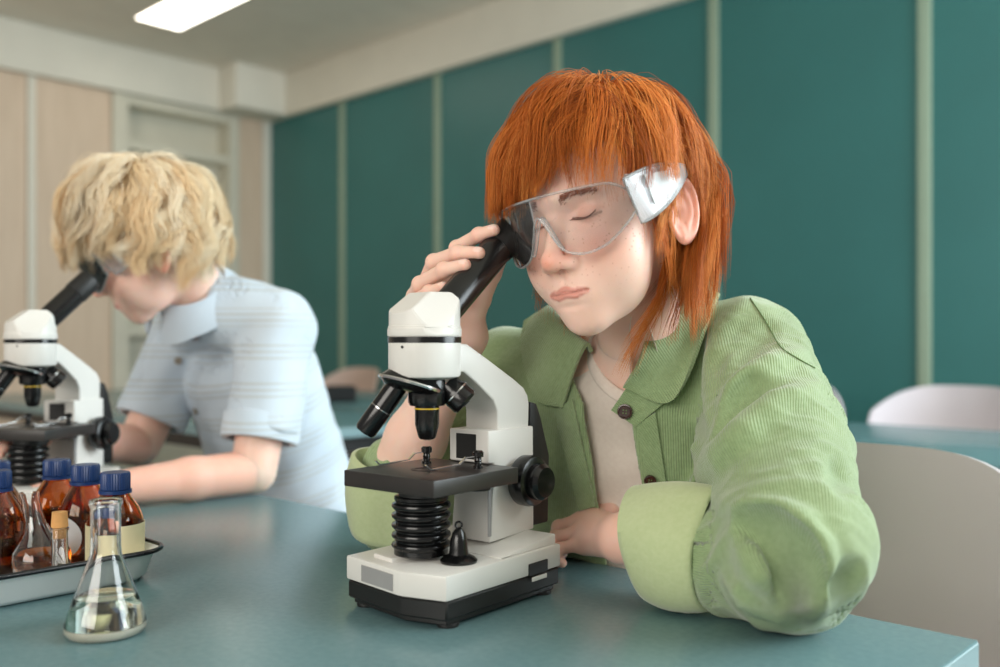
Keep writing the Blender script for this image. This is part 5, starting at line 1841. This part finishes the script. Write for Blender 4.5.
def torso2_xyz(P):
    ax = B2 - T2; L = np.linalg.norm(ax); ax = ax / L
    q = P - T2.astype(F4); t = q @ ax.astype(F4)
    n2 = N2 - ax * (N2 @ ax); n2 /= np.linalg.norm(n2)
    s2 = np.cross(n2, ax)
    return q @ s2.astype(F4), q @ n2.astype(F4), t
def torso2(P, w, dp):
    x, y, t = torso2_xyz(P)
    tt = np.clip(t, 0.02, 0.5)
    return (np.sqrt((x / w) ** 2 + (y / dp) ** 2 + ((t - tt) / 0.07) ** 2) - 1) * dp * 0.92
def sleeve2(P):
    l = rc(P, sL2 + np.array([0, 0, -0.01]), eL2 * 0.72 + sL2 * 0.28 + np.array([0.004, 0, 0.0]), 0.060, 0.056)
    r = rc(P, sR2, eR2 * 0.72 + sR2 * 0.28, 0.058, 0.054)
    return l, r
def capend(P, a, b):
    a = np.asarray(a); b = np.asarray(b); ax = (b - a) / np.linalg.norm(b - a)
    return (P - b.astype(F4)) @ ax.astype(F4)
def shirt2(P):
    l, r = sleeve2(P)
    l = smax(l, capend(P, sL2, eL2 * 0.74 + sL2 * 0.26), 0.004); r = smax(r, capend(P, sR2, eR2 * 0.74 + sR2 * 0.26), 0.004)
    d = torso2(P, 0.132, 0.100)
    d = smin(d, rc(P, NB2 + np.array([0.01, 0.02, -0.02]), sL2, 0.055, 0.058), 0.03)
    d = smin(d, rc(P, NB2 + np.array([0.01, 0.02, -0.02]), sR2, 0.055, 0.056), 0.03)
    d = smin(d, smin(l, r, 0.005), 0.010)
    d = d + sn(P, 33, 0.0035, 40) + sn(P, 35, 0.0015, 95)
    hole = rc(P, NB2 + np.array([0, 0, -0.03]), NB2 + np.array([-0.04, -0.05, 0.10]), 0.046, 0.060)
    inn_ = d + 0.005
    lo = smin(rc(P, sL2, eL2, 0.045, 0.052), rc(P, sR2, eR2, 0.045, 0.052), 0.001)
    d = np.maximum(d, -inn_)
    return np.maximum(d, -hole)
m_shirt = None
M = Mat('pale_blue_striped_linen', srgb(214, 224, 232), 0.85)
M.b.inputs['Sheen Weight'].default_value = 0.2
st = M.attr('stripe')
w1 = M.math('GREATER_THAN', M.math('SINE', M.math('MULTIPLY', st, 2 * PI / 0.0095)), 0.35)
w2 = M.math('GREATER_THAN', M.math('SINE', M.math('MULTIPLY', st, 2 * PI / 0.054)), -0.1)
c = M.mix(M.noise(9, 3), srgb(188, 204, 220), srgb(208, 218, 226))
c = M.mix(M.math('MULTIPLY', M.math('MULTIPLY', w1, w2), 0.5), c, srgb(176, 178, 172))
M.color(c); M.bump(M.noise(300, 2), 0.0003); m_shirt = M.m
skin2 = skin_mat('skin_fair', srgb(244, 206, 188), srgb(232, 146, 120), srgb(204, 112, 104), srgb(206, 168, 112), False)
kid2 = empty('person', (-0.37, 1.66, 0))
prop(kid2, 'blurred blond child in striped pale blue shirt bending over the left microscope', 'person')
hb = []
v_, q_ = surface_nets(head2, (-0.68, 1.22, -0.02), (-0.36, 1.56, 0.30), 0.0020)
hb.append((v_, q_, head_attrs(HB.loc(v_.astype(F4)).astype(float))))
def lowbody2(P):
    d = torso2(P, 0.105, 0.075)
    d = smin(d, rc(P, NB2, sL2, 0.036, 0.038), 0.03); d = smin(d, rc(P, NB2, sR2, 0.036, 0.038), 0.03)
    d = smin(d, rc(P, sL2, eL2, 0.042, 0.034), 0.02); d = smin(d, rc(P, sR2, eR2, 0.042, 0.034), 0.02)
    for sg in (-1, 1):
        a = B2 + S2 * 0.06 * sg; kn = a + N2 * 0.33; an = kn + np.array([0, 0, -0.38])
        d = smin(d, chain(P, [a, kn, an], [0.072, 0.052, 0.034], 0.02), 0.02)
        d = smin(d, rc(P, an + np.array([0, 0, -0.03]), an + N2 * 0.12 + np.array([0, 0, -0.04]), 0.034, 0.026), 0.02)
    return d
hb.append(surface_nets(lowbody2, (-1.0, 1.1, -0.975), (-0.1, 1.95, 0.08), 0.006) + ({},))
v_, q_ = surface_nets(lhand2, (-0.72, 1.12, -0.24), (-0.32, 1.46, -0.13), 0.002)
hb.append((v_, q_, {'red': np.full(len(v_), 0.3)}))
v_, q_ = surface_nets(rhand2, (-0.76, 1.15, -0.22), (-0.53, 1.58, -0.06), 0.002)
hb.append((v_, q_, {'red': np.full(len(v_), 0.3)}))
v_, q_, A_ = join_np(hb)
link_mesh('body', np_mesh('body', up(v_), q_, A_), skin2, kid2)
v_, q_ = surface_nets(shirt2, (-0.75, 1.30, -0.48), (-0.14, 1.86, 0.12), 0.0036)
x_, y_, t_ = torso2_xyz(v_.astype(F4))
sl_, sr_ = sleeve2(v_.astype(F4)); tb_ = torso2(v_.astype(F4), 0.132, 0.100)
stripe = np.where((sl_ < tb_) | (sr_ < tb_), -v_[:, 2], t_)
sh2 = link_mesh('shirt', np_mesh('shirt', up(v_), q_, {'stripe': stripe}), m_shirt, kid2)
def shirt2s(P):
    l, r = sleeve2(P); d = torso2(P, 0.132, 0.100)
    d = smin(d, rc(P, NB2 + np.array([0.01, 0.02, -0.02]), sL2, 0.055, 0.058), 0.03)
    d = smin(d, rc(P, NB2 + np.array([0.01, 0.02, -0.02]), sR2, 0.055, 0.056), 0.03)
    return smin(d, smin(l, r, 0.005), 0.010) + sn(P, 33, 0.0035, 40)
# rolled sleeve hems
def ring_cuff(c, ax, r, w, mat, parent, seed):
    ax = np.array(ax) / np.linalg.norm(ax); u = np.cross(ax, [0.2, 1, 0.1]); u /= np.linalg.norm(u); v = np.cross(ax, u)
    G = []
    rr = np.random.default_rng(seed); ph = rr.uniform(0, 6, 3)
    for i in range(49):
        a = 2 * PI * i / 48
        G.append([tuple(np.array(c) + ax * s + (u * math.cos(a) + v * math.sin(a)) * (r * (1 + 0.03 * math.sin(3 * a + ph[0])) * k) + np.array([0, 0, H])) for s, k in ((w * 0.5, 0.86), (w * 0.5, 1.0), (w * 0.2, 1.03), (-w * 0.5, 1.02), (-w * 0.55, 0.9))])
    o = MB().grid(G, thick=0.003).build('sleeve_cuff', mat, parent, ang=60)
    a_ = o.data.attributes.new('stripe', 'FLOAT', 'POINT')
    co = np.empty(len(o.data.vertices) * 3, F4); o.data.vertices.foreach_get('co', co); a_.data.foreach_set('value', -co.reshape(-1, 3)[:, 2].copy())
    return o
ring_cuff(eL2 * 0.72 + sL2 * 0.28, eL2 - sL2, 0.0565, 0.035, m_shirt, sh2, 1)
ring_cuff(eR2 * 0.72 + sR2 * 0.28, eR2 - sR2, 0.0545, 0.030, m_shirt, sh2, 2)
# small turned-down collar
def at2(px, py, Y): return at(px, py, Y)
nax = (HB.wor([[0, 0.030, -0.035]])[0] - NB2); nax /= np.linalg.norm(nax)
nf = N2 - nax * (N2 @ nax); nf /= np.linalg.norm(nf); ns = np.cross(nax, nf)
G = []
for i_ in range(61):
    a = math.radians(-168 + 336 * i_ / 60) + PI
    row = []
    tip = math.exp(-((abs(i_ - 30) - 30) / 6) ** 2)
    for r_c, h_c in ((0.0505, -0.012), (0.0505, 0.010), (0.0545, 0.0165), (0.0600, 0.010), (0.0700 + 0.004 * tip, -0.006 - 0.008 * tip), (0.0780 + 0.010 * tip, -0.022 - 0.014 * tip)):
        row.append(tuple(NB2 + nax * h_c + (nf * math.cos(a) + ns * math.sin(a)) * r_c + np.array([0, 0, H])))
    G.append(row)
co_ = MB().grid(G, thick=0.003).build('collar', m_shirt, sh2, ang=60)
co_.data.attributes.new('stripe', 'FLOAT', 'POINT')
for bx_, by_ in ((178, 361), (196, 411)):
    P, h = trace(shirt2s, np.array([bx_], float), np.array([by_], float), 1.0, 2.4); n = normal(shirt2s, P)[0]
    Mx = frame(Vector(P[0] + n * 0.001) + Vector((0, 0, H)), n)
    MB().lathe([(0, 0), (0.006, 0), (0.006, 0.002), (0, 0.0022)], 20, Mx).build('button', mottled('shell_button', srgb(150, 140, 126), 0.4, 0.1, 60), sh2)


def cut2(P, j):
    x, y, z = P[:, 0], P[:, 1], P[:, 2]
    front = (y < -0.035) & (z < 0.022 + j * 0.010)
    side = (y >= -0.035) & (y < 0.005) & (z < -0.018 + j * 0.012)
    back = (y >= 0.005) & (z < -0.085 + j * 0.012)
    return front | side | back
def len2(p):
    return np.where(p[:, 2] < 0.03, 0.11, 0.16)
m_blond = hair_mat('blond_hair', srgb(222, 176, 122), srgb(250, 226, 186), srgb(255, 248, 232))
spec2 = dict(press=lambda p: 1.0, whorl=(0.05, 0.45, 0.88), clumps=260, n=14000, grav=0.09, swirl=0.3, lay=0.040, cut=cut2, length=len2, wave=0.0150, wavek=88, clump=0.82, spread=0.0050, width=0.0005, neck=neck2, stray=0.12, tuck=0.3)
make_hair('hair', HB, m_blond, kid2, spec2, 8)
rebind(kid2)
goggles(HB, 'clear safety goggles worn by the blond child on the left')
